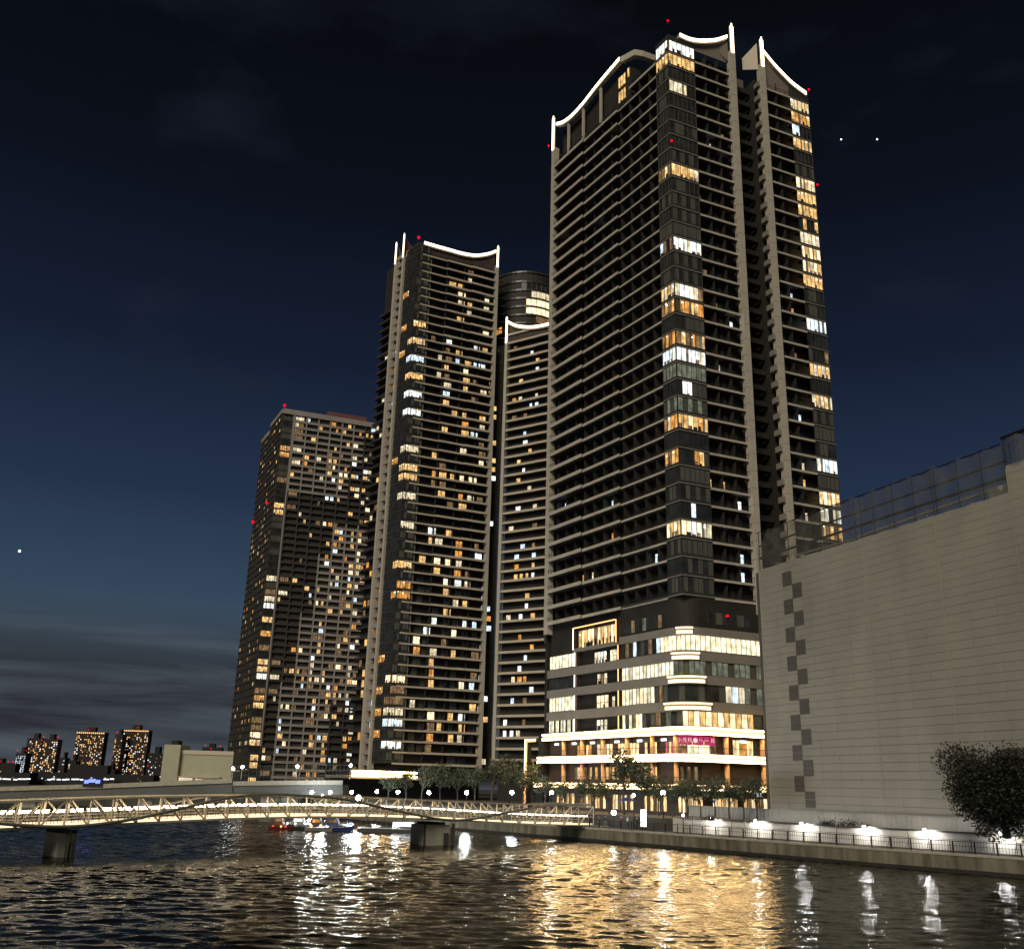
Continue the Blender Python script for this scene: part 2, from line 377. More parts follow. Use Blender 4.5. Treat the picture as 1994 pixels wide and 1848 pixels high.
# ================================================================== setting: ground and water
QUAY = [(49.0, 98.2), (39.1, 110.0), (28.9, 124.2), (10.6, 150.1), (-9.2, 175.6), (-60, 244)]
QD = Vector((-.6, .8, 0)); QN = Vector((.8, .6, 0))        # along the quay away from us; inland
qstart = Vector((49.0, 98.2, 0)) - QD * 75
qpts = [qstart] + [Vector((x, y, 0)) for x, y in QUAY]
TZ, GZ = 1.73, 3.4
import numpy as np
def water_mesh():
    """one sheet of water; real waves on the canal itself, flat far away"""
    rs = np.random.RandomState(5)
    xs = np.concatenate([[-4000, -1200, -400, -160], np.arange(-84, 80, .24), [110, 300, 1200, 4000]]); ys = np.concatenate([[-200, -40, 10], np.arange(30, 80, .17), np.arange(80, 186, .30), [200, 230, 270, 9000]])
    X, Y = np.meshgrid(xs, ys); Z = np.zeros_like(X)
    for i in range(90):
        lam = .66 * (2.7 / .66) ** rs.rand(); th = math.pi / 2 + .12 + rs.normal(0, .55); k_ = 2 * math.pi / lam
        sl = .0195 * (1.15 if lam < 1.8 else .9); Z += sl / k_ * np.sin(k_ * (X * math.cos(th) + Y * math.sin(th)) + rs.rand() * 6.28)
    calm = .62 + .42 * np.sin(X * .071 + 1.3 * np.sin(Y * .043)) * np.sin(Y * .061 + .8 * np.sin(X * .05)); Z *= np.clip(calm + .25, .42, 1.1)
    inside = (X > -90) & (X < 84) & (Y > 20) & (Y < 190); Z[~inside] = 0
    nx, ny = len(xs), len(ys); me = bpy.data.meshes.new('canal_water'); v = np.stack([X, Y, Z], -1).reshape(-1, 3).astype(np.float32)
    idx = np.arange(nx * ny).reshape(ny, nx); q = np.stack([idx[:-1, :-1], idx[:-1, 1:], idx[1:, 1:], idx[1:, :-1]], -1).reshape(-1, 4)
    me.vertices.add(len(v)); me.vertices.foreach_set('co', v.ravel()); me.loops.add(q.size); me.loops.foreach_set('vertex_index', q.ravel().astype(np.int32))
    me.polygons.add(len(q)); me.polygons.foreach_set('loop_start', np.arange(0, q.size, 4, dtype=np.int32)); me.polygons.foreach_set('use_smooth', np.ones(len(q), dtype=bool))
    me.materials.append(MATS['water']); me.update(calc_edges=True); me.validate(); o_ = bpy.data.objects.new('canal_water', me); col.objects.link(o_); return o_
tag(water_mesh(), 'dark rippled canal water with golden and white reflections', kind='structure')
def inland(d): return [p + QN * d for p in qpts]
# upper ground: behind the flood wall, out to the horizon
up = inland(7.4)
poly = [p.to_3d() for p in up] + [Vector((-60, 262, 0)), Vector((-4000, 262, 0)), Vector((-4000, 9000, 0)), Vector((4000, 9000, 0)), Vector((4000, -100, 0)), Vector((110, -100, 0))]
mb = MB(); mb.prism([(p.x, p.y) for p in poly][::-1], -1.0, GZ, 'upper_ground'); mb.build('ground', label='dark city ground beyond the canal', kind='structure')
# riverside terrace with its quay wall
mb = MB(); a, b2 = qpts, inland(7.4)
for i in range(len(a) - 1):
    mb.hexa([a[i] + Vector((0, 0, -1)), a[i + 1] + Vector((0, 0, -1)), b2[i + 1] + Vector((0, 0, -1)), b2[i] + Vector((0, 0, -1)),
             a[i] + Vector((0, 0, TZ)), a[i + 1] + Vector((0, 0, TZ)), b2[i + 1] + Vector((0, 0, TZ)), b2[i] + Vector((0, 0, TZ))], 'terrace')
mb.build('terrace_path', label='reddish brown riverside terrace path above the quay', kind='structure')
qw = empty('quay_wall', qpts[2], 'stained concrete quay wall with a pale coping along the canal', 'wall')
mb = MB(); mc = MB(); mj = MB()
for i in range(len(a) - 1):
    p, q = a[i] - QN * .35, a[i + 1] - QN * .35
    mb.hexa([p + Vector((0, 0, -1)), q + Vector((0, 0, -1)), a[i + 1] + QN * .02 + Vector((0, 0, -1)), a[i] + QN * .02 + Vector((0, 0, -1)),
             p + Vector((0, 0, TZ - .12)), q + Vector((0, 0, TZ - .12)), a[i + 1] + QN * .02 + Vector((0, 0, TZ - .12)), a[i] + QN * .02 + Vector((0, 0, TZ - .12))], 'concrete')
    p, q = a[i] - QN * .42, a[i + 1] - QN * .42; z0, z1 = TZ - .12, TZ + .1
    mc.hexa([p + Vector((0, 0, z0)), q + Vector((0, 0, z0)), a[i + 1] + QN * .3 + Vector((0, 0, z0)), a[i] + QN * .3 + Vector((0, 0, z0)),
             p + Vector((0, 0, z1)), q + Vector((0, 0, z1)), a[i + 1] + QN * .3 + Vector((0, 0, z1)), a[i] + QN * .3 + Vector((0, 0, z1))], 'concrete_pale')
mb.build('wall', qw); mc.build('coping', qw)
for i in range(len(a) - 1):      # dark band left by the tide
    p, q = a[i] - QN * .37, a[i + 1] - QN * .37
    mj.hexa([p + Vector((0, 0, -.5)), q + Vector((0, 0, -.5)), q + QN * .015 + Vector((0, 0, -.5)), p + QN * .015 + Vector((0, 0, -.5)), p + Vector((0, 0, .38)), q + Vector((0, 0, .38)), q + QN * .015 + Vector((0, 0, .38)), p + QN * .015 + Vector((0, 0, .38))], 'timber_dark')
mj.build('tide_mark', qw)
# walk along the quay by distance
def along(dist, off=0.0, z=0.0):
    """point `dist` metres along the quay from its corner at (49, 98.2), positive away from the camera"""
    pts = qpts[1:]; 
    if dist < 0: return Vector((49.0, 98.2, 0)) + QD * dist + QN * off + Vector((0, 0, z))
    for i in range(len(pts) - 1):
        l = (pts[i + 1] - pts[i]).length
        if dist <= l or i == len(pts) - 2: return pts[i] + (pts[i + 1] - pts[i]) * (dist / l) + QN * off + Vector((0, 0, z))
        dist -= l
# quay railing: dark posts and rails
rl = empty('quay_railing', along(30), 'dark metal guard railing with posts along the quay edge', 'railing')
railA, railB = -22, 66
mb = MB(); steps = [railA + i * 4 for i in range(int((railB - railA) / 4) + 1)]
for i in range(len(steps) - 1):
    for z in (TZ + 1.22, TZ + .28): mb.beam(along(steps[i], .1, z), along(steps[i + 1], .1, z), .07, .07, 'metal_dark')
mb.build('rail', rl)
mb = MB(); x = railA
while x < railB:
    p = along(x, .1, TZ + .28); mb.beam(p, p + Vector((0, 0, .92)), .012, .03, 'metal_dark'); x += .3
mb.build('bars', rl)
x = railA
while x < railB:
    mb = MB(); p = along(x, .1, TZ + .05); mb.beam(p, p + Vector((0, 0, 1.22)), .12, .12, 'metal_dark'); mb.build('post', rl); x += 2.2

# flood wall with lamps
fw = empty('flood_wall', along(20, 7), 'pale temporary flood wall lit by lamps, behind the terrace railing', 'wall')
mb = MB(); x = -24.0; k = 0
while x < 50:
    p, q = along(x, 7.0), along(x + 1.78, 7.0); j = .02 * (k % 2)
    mb.hexa([p + Vector((0, 0, TZ)) - QN * j, q + Vector((0, 0, TZ)) - QN * j, q + QN * .3 + Vector((0, 0, TZ)), p + QN * .3 + Vector((0, 0, TZ)),
             p + Vector((0, 0, 3.5)) - QN * j, q + Vector((0, 0, 3.5)) - QN * j, q + QN * .3 + Vector((0, 0, 3.5)), p + QN * .3 + Vector((0, 0, 3.5))], 'flood_wall'); x += 1.8; k += 1
mb.build('panels', fw)
mb = MB(); mb.beam(along(-24, 6.9, 3.6), along(20, 6.9, 3.6), .35, .16, 'pipe'); mb.beam(along(20, 6.9, 3.6), along(50, 6.9, 3.6), .35, .16, 'pipe'); mb.build('top_rail', fw)
pf = empty('pipe_scaffold', along(20, 6.2), 'thin pipe scaffold standing in front of the lit flood wall', 'scaffold')
mb = MB()
for z in (TZ + .55, TZ + 1.15):
    for q in range(-22, 48, 4): mb.beam(along(q, 6.1, z), along(q + 4, 6.1, z), .045, .045, 'pipe')
mb.build('ledger', pf)
x = -22.0
while x < 48:
    mb = MB(); p = along(x, 6.1, TZ); h = random.choice((1.2, 1.9, 2.1)); mb.beam(p, p + Vector((0, 0, h)), .06, .06, 'pipe')
    mb.beam(p + QD * .05, p - QN * .5 + QD * .05 , .04, .04, 'pipe'); mb.beam(p - QN * .5 + Vector((0, 0, .05)), p + Vector((0, 0, .9)), .035, .035, 'pipe'); mb.build('standard', pf); x += 2.3
# wall lamps
def find_along(px, off):
    best = None
    for i in range(-300, 900):
        p = along(i * .1, off)
        d = ray(px, 1620); e_ = abs(p.x / p.y - d.x / d.y)
        if best is None or e_ < best[0]: best = (e_, i * .1)
    return best[1]
ordn = ['first', 'second', 'third', 'fourth', 'fifth', 'sixth', 'seventh', 'eighth', 'ninth', 'tenth', 'eleventh', 'twelfth', 'thirteenth', 'fourteenth', 'fifteenth', 'sixteenth', 'seventeenth', 'eighteenth', 'nineteenth', 'twentieth']
LAMPX = [1952, 1805, 1688, 1566, 1477, 1388]
for i, px in enumerate(LAMPX):
    dd = find_along(px, 6.6)
    t_ = empty('wall_lamp', along(dd, 6.5, 3.5), f'small lamp over the flood wall, {ordn[i]} from the right', 'lamp', 'lamps on the flood wall')
    mb = MB(); mb.beam(along(dd, 6.95, 3.75), along(dd, 6.15, 3.85), .05, .05, 'pipe'); mb.beam(along(dd, 6.15, 3.86) - QD * .2, along(dd, 6.15, 3.86) + QD * .2, .2, .08, 'metal_dark'); mb.build('bracket', t_)
    mb = MB(); c = along(dd, 6.15, 3.76)
    mb.ball(c - Vector((0, 0, .06)), .15, 'flood', 8, 6); mb.build('bulb', t_)
    ld = bpy.data.lights.new('wall_lamp_light', 'SPOT'); ld.energy = 330; ld.spot_size = R(100); ld.spot_blend = .6; ld.shadow_soft_size = .12; ld.color = (1, .95, .84)
    lo = bpy.data.objects.new('wall_lamp_light', ld); col.objects.link(lo); lo.location = along(dd, 5.1, 3.75); lo.rotation_euler = (QN * 1 + Vector((0, 0, -.45))).to_track_quat('-Z', 'Y').to_euler()

# hoarding on the upper ground
hd = empty('hoarding', along(30, 9), 'pale corrugated site hoarding on the bank below the sheeted building', 'fence')
mb = MB(); x = -10.0; W0 = Vector((38.35, 150.0, 0)); WE = Vector((.3732, -.9277, 0)); WN = Vector((-.9277, -.3732, 0))
WF = Fr((38.35, 150.0), (.3732, -.9277), flip=False)
if WF.n.dot(WN) < 0: WF = Fr((38.35, 150.0), (.3732, -.9277), flip=True)
x = -26.0; k = 0
while x < 60:
    WF.box(mb, x, x + .42, 1.5, 1.62 + .06 * (k % 2), GZ - .3, 4.95, 'hoarding'); x += .42; k += 1
mb.build('panel', hd)
mb = MB(); WF.box(mb, -26, 60, 1.45, 1.75, 4.95, 5.03, 'hoarding'); mb.build('cap', hd)

# ================================================================== sheeted building under construction
wb = empty('sheeted_building', WF.p(20, 0, GZ), 'wide construction site building wrapped in pale panels with a dark chequer strip', 'building')
WT = 40.2; rows = 34; rh = (WT - 4.9) / rows
mb = MB(); mb.prism([WF.p(0.05, -.3, 0)[:2], WF.p(90, -.3, 0)[:2], WF.p(90, -24, 0)[:2], WF.p(0.05, -24, 0)[:2]], GZ, WT - .3, 'sheet_dark'); mb.build('frame', wb)
mb = MB()
seams = [24.3, 37.0, 48.2]
def row_box(s0, s1, z0, z1, d): 
    q = [WF.p(s0, d - .02, z0), WF.p(s1, d - .02, z0), WF.p(s1, -.25, z0), WF.p(s0, -.25, z0), WF.p(s0, d + .03, z1), WF.p(s1, d + .03, z1), WF.p(s1, -.25, z1), WF.p(s0, -.25, z1)]
    mb.hexa(q, 'sheet')
for r_ in range(rows + 3):
    z0 = 4.9 + r_ * rh; cuts = [1.4, 24.3, 37.0, 48.2, 90]
    for i in range(4):
        s0, s1 = cuts[i], cuts[i + 1]
        if r_ >= rows:
            if i == 3: pass
            elif i == 2 and r_ == rows: s0 = 45.3
            else: continue
        s = s0 + .04; dj = .0 + (.06 if i == 3 else 0)
        w = (s1 - s0) / max(1, round((s1 - s0) / 3.6))
        while s < s1 - .3:
            jj = random.uniform(-.018, .018)
            row_box(s, min(s + w - .03, s1 - .02), z0, z0 + rh - .045, dj + jj); s += w
mb.build('panels', wb)
mb = Split(wb, 'seam', 'seams')
for sx in seams: WF.box(mb, sx - .025, sx + .025, -.05, .12, 4.9, WT + (2.8 if sx > 48 else -.2), 'sheet_seam')
WF.box(mb, 1.3, 1.42, -.2, .1, 4.9, WT, 'sheet_seam'); mb.build('seam', wb)
for i in range(9):
    for sh_, ss in ((0, 7.0), (1, 9.15)):
        z1 = 38.55 - i * 4.15 - sh_ * 2.08 + (2.08 if sh_ else 2.08) - 0.0
        z1 = 36.55 - i * 4.15 + (2.08 if sh_ == 0 else 0) if False else (36.5 - 4.15 * i + (0 if sh_ else 0) if sh_ else 38.5 - 4.15 * (i) - 0.0)
        if sh_ == 0: z1 = 36.6 + 2.0 - 4.15 * i
        else: z1 = 36.55 - 4.15 * i
        z0 = max(z1 - 2.1, 4.95)
        if z1 - z0 < .6: continue
        mb = MB(); WF.box(mb, ss, ss + 2.05, 0, .075, z0, z0 + (z1 - z0) * .49, 'sheet_dark'); WF.box(mb, ss, ss + 2.05, 0, .075, z0 + (z1 - z0) * .51, z1, 'sheet_dark'); mb.build('dark_panel', wb)
# scaffold and net above the sheeting
nb = empty('safety_net', WF.p(20, 0, WT), 'grey see-through safety net on scaffold pipes above the sheeted building', 'net')
mb = MB(); n_ = 90
for i in range(n_):
    s0 = 1.4 + i * (48.2 - 1.4) / n_; s1 = 1.4 + (i + 1) * (48.2 - 1.4) / n_
    def top(s):
        base = 46.0 + .28 * math.cos((s % 2.1) / 2.1 * 2 * math.pi)
        return base if s > 4 else 43.6 + (s - 1.4) * .9
    def wob(s): return .12 * math.sin(s * 1.7) 
    mb.poly([WF.p(s0, wob(s0) + .1, WT), WF.p(s1, wob(s1) + .1, WT), WF.p(s1, wob(s1) + .1, top(s1)), WF.p(s0, wob(s0) + .1, top(s0))], 'net')
for i in range(30):
    s0 = 48.2 + i * 1.0; w0, w1 = .35 * math.sin(s0 * 2.3), .35 * math.sin((s0 + 1) * 2.3)
    mb.poly([WF.p(s0, w0 + .2, 43.2), WF.p(s0 + 1, w1 + .2, 43.2), WF.p(s0 + 1, w1 + .2, 46.6 + .2 * math.sin(s0)), WF.p(s0, w0 + .2, 46.6 + .2 * math.sin(s0 - 1))], 'net')
mb.build('mesh_sheet', nb)
mb = Split(nb, 'ledger', 'ledgers')
for z, w in ((42.0, .28), (43.9, .2)): mb.beam(WF.p(1.4, -.2, z), WF.p(48, -.2, z), w, w, 'metal_dark')
mb.beam(WF.p(1.4, .12, 46.0), WF.p(48, .12, 46.0), .1, .1, 'metal_dark'); mb.beam(WF.p(48.2, .12, 46.6), WF.p(80, .12, 46.6), .3, .3, 'metal_dark')
mb.build('ledger', nb)
for s_ in [1.5 + 3.6 * i for i in range(14)] + [24.3, 37, 48.0, 48.9, 50]:
    mb = MB(); mb.beam(WF.p(s_, -.1, WT), WF.p(s_, -.1, 46.0), .09, .09, 'metal_dark'); mb.build('post', nb)
mb = Split(nb, 'brace', 'braces'); random.seed(3)
for i in range(26):      # braces and gear on the roof, seen through the net
    s_ = random.uniform(2, 46); mb.beam(WF.p(s_, -1.5 - random.random() * 4, WT), WF.p(s_ + random.uniform(-3, 3), -1.5 - random.random() * 4, WT + random.uniform(.6, 2.0)), .08, .08, 'hoarding')
mb.beam(WF.p(22, -2, 41.2), WF.p(47, -2, 41.9), .35, .3, 'hoarding'); mb.beam(WF.p(8, -2, 41.4), WF.p(22, -2, 41.0), .25, .25, 'hoarding')
mb.build('brace', nb)

# ================================================================== main tower
B0 = (29.7, 164.5); LH = 3.325
FR = Fr(B0, (33.5, 14.8)); FL = Fr(B0, (-21.0, 35.7), flip=True)
if FR.n.y > 0: FR = Fr(B0, (33.5, 14.8), flip=True)
if FL.n.x > 0: FL = Fr(B0, (-21.0, 35.7))
TT = empty('apartment_tower', (B0[0] + 5, B0[1] + 20, GZ), 'tallest apartment tower with two lit crown curves, above the glowing shop podium', 'tower', 'high-rise apartment towers')
ZB = [155.5 - LH * k for k in range(36)]        # floor lines, top to bottom; ZB[35] = 39.1
def corner(dR, dL):    # intersection of the two facade planes offset inward
    # solve B + eR*a + nR*dR = B + eL*b + nL*dL
    ax, ay, bx, by = FR.e.x, FR.e.y, -FL.e.x, -FL.e.y
    cx = FL.n.x * dL - FR.n.x * dR; cy = FL.n.y * dL - FR.n.y * dR
    det = ax * by - ay * bx; a_ = (cx * by - cy * bx) / det
    return Vector((B0[0], B0[1], 0)) + FR.e * a_ + FR.n * dR
PR = lambda s, d: FR.p(s, d, 0)
PL = lambda s, d: FL.p(s, d, 0)
core = [corner(-1.8, -1.8), PR(16.6, -1.8), PR(16.6, -5.5), PR(23.2, -5.5), PR(23.2, -1.8), PR(36.6, -1.8), PR(36.6, -1.8) + FL.e * 38, PL(42, -1.8) + FR.e * 4, PL(42, -1.8)]
mb = MB(); mb.prism([p[:2] for p in core], 33, 151.0, 'dark_wall')
core2 = [corner(-1.8, -1.8), PR(16.6, -1.8), PR(16.6, -5.5), PR(23.2, -5.5), PR(23.2, -1.8), PR(36.6, -1.8), PR(36.6, -1.8) + FL.e * 30, PL(14, -1.8) + FR.e * 20, PL(14, -1.8)]
mb.prism([p[:2] for p in core2], 151.0, 155.2, 'dark_wall'); mb.build('wall', TT)
win = Collector(TT, 'window', 'windows'); door = Collector(TT, 'balcony_window', 'balcony_windows', 60)
D = 'glass'; C_ = 'curtain'
rbay = {0: ['w_white'], 1: ['w_warm'], 3: ['w_cream', 'w_cream', 'w_cream', 'w_cream', D, D], 9: ['w_warm', 'w_warm', 'w_warm', 'w_warm', 'w_warm', 'w_cream'], 10: [D, C_, C_, D, D, D], 13: [C_],
        14: ['w_white'], 16: [C_, D], 17: ['w_cream', 'w_white', 'w_white', 'w_bright', 'w_cream', 'w_dim'], 18: [C_, 'w_orange', 'w_orange', 'w_warm', 'w_warm', 'w_orange', D], 19: [D, D, C_, C_, C_, C_], 20: ['w_dim', 'w_warm', 'w_dim', 'w_orange', 'w_dim', 'w_warm'],
        21: ['w_white', 'w_white', 'w_white', 'w_cool', 'w_white'], 22: ['w_dimgreen'], 23: [D, 'w_white', 'w_white', C_, C_, C_], 24: ['w_dimgreen', C_], 25: ['w_warm', 'w_warm', 'w_bright', 'w_warm', 'w_orange', 'w_warm'], 27: [D, D, D, 'w_orange', 'w_warm', C_], 28: [C_],
        29: [D, C_], 30: [D, D, 'w_cool', D, D, D], 31: ['w_bright', 'w_bright', 'w_white', 'w_bright', 'w_cream', 'w_cream'], 32: [C_], 33: [D, C_], 34: [C_, D, C_]}
lbay = {0: ['w_white'], 1: ['w_warm'], 9: ['w_dim', 'w_warm', 'w_dim'], 14: ['w_dim', D, 'w_dim', 'w_cool'], 17: ['w_cream', 'w_warm'], 18: ['w_orange', 'w_dim'], 20: ['w_orange', 'w_dim'], 21: ['w_white', 'w_cool'], 22: ['w_dimgreen'], 24: ['w_dimgreen', C_],
        25: ['w_orange', 'w_orange', 'w_warm', 'w_dim'], 27: ['w_orange', 'w_warm', 'w_dim'], 31: ['w_warm', 'w_bright'], 13: [C_]}
ebay = {1: ['w_cream', 'w_warm'], 2: ['w_warm', 'w_orange'], 3: ['w_white', 'w_cool', D, D, D], 4: ['w_warm'], 5: [D], 7: ['w_bright', 'w_cream', 'w_warm'], 8: ['w_warm'], 9: ['w_warm'], 10: [D, 'w_warm', D, D, 'w_warm'], 11: ['w_cream', 'w_bright'], 12: ['w_bright', 'w_warm'],
        13: ['w_bright', 'w_warm', 'w_cream'], 14: ['w_warm'], 17: ['w_cool', 'w_white', 'w_cool'], 19: [C_, D, D, D, 'w_dim'], 20: ['w_warm', 'w_cream'], 22: ['w_cream', 'w_warm'], 24: [C_], 26: ['w_white', 'w_white', 'w_cool'], 27: [C_], 28: ['w_warm', 'w_bright'], 29: ['w_cream', 'w_white', D], 30: ['w_warm', 'w_dim']}
random.seed(11)
sp = Split(TT, 'spandrel', 'spandrels')
parts_main = Split(TT, 'partition', 'partitions')
for k in range(35):
    z1, z0 = ZB[k], ZB[k + 1]
    # corner and end bays: dark spandrel bands with glass between
    for fr, s0, s1 in ((FR, .02, 6.6), (FR, 31.4, 36.55)):
        fr.box(sp, s0, s1, -1.9, 0, z0 - .02, z0 + .62, 'spandrel'); fr.box(sp, s0, s1, -1.9, .12, z0 - .02, z0 + .16, 'fascia_grey')
    FL.box(sp, .02, 3.9, -1.9, 0, z0 - .02, z0 + .62, 'spandrel'); FL.box(sp, .02, 3.9, -1.9, .12, z0 - .02, z0 + .16, 'fascia_grey')
    for fr, s0, s1, key, n_ in ((FR, .12, 6.5, rbay, 6), (FL, .12, 3.85, lbay, 4), (FR, 31.45, 36.5, ebay, 5)):
        m_ = key.get(k) or random.choice(([D], [D], [D, C_, C_, D], [C_, D]))
        if fr is FR and s0 < 1 and k == 3: pass
        q = window(fr, s0, s1, -.06, z0 + .64, z1 - .12, m_, n_)
        win.put(q, 3.0 if any(x.startswith('w_') for x in m_) else 1.0)
mb = sp
FR.box(mb, 0, 6.6, -1.9, .05, ZB[0] - .1, ZB[0] + 1.2, 'spandrel'); FL.box(mb, 0, 3.9, -1.9, .05, ZB[0] - .1, ZB[0] + .9, 'spandrel'); FR.box(mb, 31.4, 36.55, -1.9, .05, ZB[1] - .1, ZB[0] + .1, 'spandrel')
mb.build('spandrel', TT)
# balconies
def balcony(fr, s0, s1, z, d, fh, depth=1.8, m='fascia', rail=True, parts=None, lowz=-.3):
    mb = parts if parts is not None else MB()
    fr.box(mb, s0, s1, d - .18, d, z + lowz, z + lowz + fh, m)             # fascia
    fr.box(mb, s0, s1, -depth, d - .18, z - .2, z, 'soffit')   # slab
    if rail:
        fr.box(mb, s0, s1, d - .14, d - .08, z + 1.08, z + 1.14, 'metal_dark')
        n = max(2, int((s1 - s0) / 1.3))
        for i in range(n + 1):
            a = s0 + (s1 - s0) * i / n; fr.box(mb, a - .025, a + .025, d - .13, d - .09, z + lowz + fh - .02, z + 1.1, 'metal_dark')
    return mb
random.seed(21)
LITB = ['w_warm', 'w_cream', 'w_white', 'w_orange', 'w_dim', 'w_cool']
rA = {5: (13.2, 'w_dim'), 6: (9.0, 'w_white'), 7: (13.5, 'w_white'), 10: (8.0, 'w_dim'), 11: (13.6, 'w_orange'), 18: (13.4, 'w_white'), 21: (9.6, 'w_cream'), 28: (8.3, 'w_warm'), 29: (12.3, 'w_white'), 31: (9, 'w_cool'), 32: (12.5, 'w_cool'), 1: (13.2, 'w_dim'), 33: (12.6, 'w_cool')}
for k in range(36):
    z = ZB[k]
    if k >= 1:
        balcony(FR, 6.6, 15.3, z, .12, .42).build('balcony', TT)
        balcony(FR, 24.5, 31.4, z, .12, .42).build('balcony', TT)
        mb = MB()
        if k >= 2:
            balcony(FL, 3.9, 17.0, z, .1, .36, parts=mb); balcony(FL, 17.0, 29.5, z, .45, .54, parts=mb); balcony(FL, 29.5, 41.4, z, .8, .7, parts=mb)
            mb.build('long_balcony', TT)
        else:
            balcony(FL, 3.9, 13.0, z, .1, .5, parts=mb); mb.build('long_balcony', TT)
    if k == 35: continue
    z0 = ZB[k + 1]
    # partitions between the flats, and the balcony doors behind
    mb = parts_main
    for s_ in (9.4, 12.4): FR.box(mb, s_, s_ + .12, -1.8, -.15, z0, z0 + 2.6, 'partition')
    for s_ in (27.8,): FR.box(mb, s_, s_ + .12, -1.8, -.15, z0, z0 + 2.6, 'partition')
    FR.box(mb, 11.0, 11.9, -1.79, -1.3, z0, z0 + 3.0, 'partition'); FR.box(mb, 26.0, 26.8, -1.79, -1.3, z0, z0 + 3.0, 'partition')
    if k >= 1:
        for s_ in [6.5 + 3.3 * i for i in range(11)]: FL.box(mb, s_, s_ + .15, -1.8, -.2, z0, z0 + 2.7, 'partition')
    for s_ in (7.2, 9.8, 12.8, 24.9, 28.2):
        m_ = 'glass'
        if k in rA and abs(s_ - rA[k][0]) < 1.6: m_ = rA[k][1]
        elif s_ > 20 and random.random() < (.22 if k > 12 else .04): m_ = random.choice(LITB)
        elif s_ < 20 and random.random() < .04: m_ = random.choice(['w_dim', 'w_warm'])
        lit = m_ != 'glass'
        if not lit and random.random() < .3: continue
        door.put(window(FR, s_, s_ + (1.7 if lit else 2.0), -1.76, z0 + .1, z0 + 2.3, [m_, m_ if random.random() < .6 else 'glass'], 2), 4 if lit else 1)
    if k >= 1:
        for j in range(11):
            s_ = 4.4 + 3.3 * j
            pr = .05 + (.05 if k > 24 else 0)
            m_ = random.choice(LITB) if random.random() < pr else 'glass'
            if m_ == 'glass' and random.random() < .45: continue
            door.put(window(FL, s_, s_ + 1.6, -1.76, z0 + .1, z0 + 2.3, [m_, 'glass'] if random.random() < .5 else m_, 2), 4 if m_ != 'glass' else .6)
    # recess between the two pillars
    mb = MB(); FR.box(mb, 17.0, 22.9, -5.5, -3.1, z0 - .15, z0 + .1, 'dark_wall'); FR.box(mb, 17.0, 22.9, -3.2, -3.1, z0 + .1, z0 + .95, 'dark_wall')
    FR.box(mb, 22.6, 23.2, -1.2, .3, z0 - .3, z0 + .8, 'fascia_grey'); FR.box(mb, 19.6, 19.75, -5.5, -3.3, z0, z0 + 2.6, 'partition'); mb.build('recess_balcony', TT)
    if random.random() < .12: door.put(window(FR, random.choice((17.6, 20.2)), random.choice((17.6, 20.2)) + 1.4 if False else 19.0, -5.45, z0 + .9, z0 + 2.2, random.choice(['w_dim', 'w_warm', 'w_cool']), 1), 3)
# pillars
def pillar(fr, s0, s1, ztop, zl, d0=-.6, d1=.75, zb=37.0):
    mb = MB(); fr.box(mb, s0, s1, d0, d1, zb, zl + .5, 'pillar')
    z = zb
    while z < zl: fr.box(mb, s0 - .015, s1 + .015, d0, d1 + .015, z, z + .07, 'fascia_grey'); z += LH
    o_ = mb.build('pillar', TT)
    mb = MB(); c = (s0 + s1) / 2; w = (s1 - s0) / 2
    fr.box(mb, c - w * .75, c + w * .75, d1 - .3, d1 - .02, zl + .5, ztop - 1.2, 'pillar')
    q = [fr.p(c - w * .75, d1 - .3, ztop - 1.2), fr.p(c + w * .75, d1 - .3, ztop - 1.2), fr.p(c, d1 - .16, ztop)]; mb.poly(q, 'pillar')
    mb.build('spire', o_)
    mb = MB(); fr.box(mb, c - .36, c + .36, d1, d1 + .16, zl, ztop - 1.0, 'led_crown'); fr.box(mb, c - .14, c + .14, d1, d1 + .12, ztop - 1.0, ztop - .2, 'led_crown'); mb.build('light_strip', o_)
    return o_
pillar(FR, 15.3, 16.6, 165.4, 157.6); pillar(FR, 23.2, 24.5, 164.9, 157.0); pillar(FL, 41.4, 42.7, 163.9, 154.0)
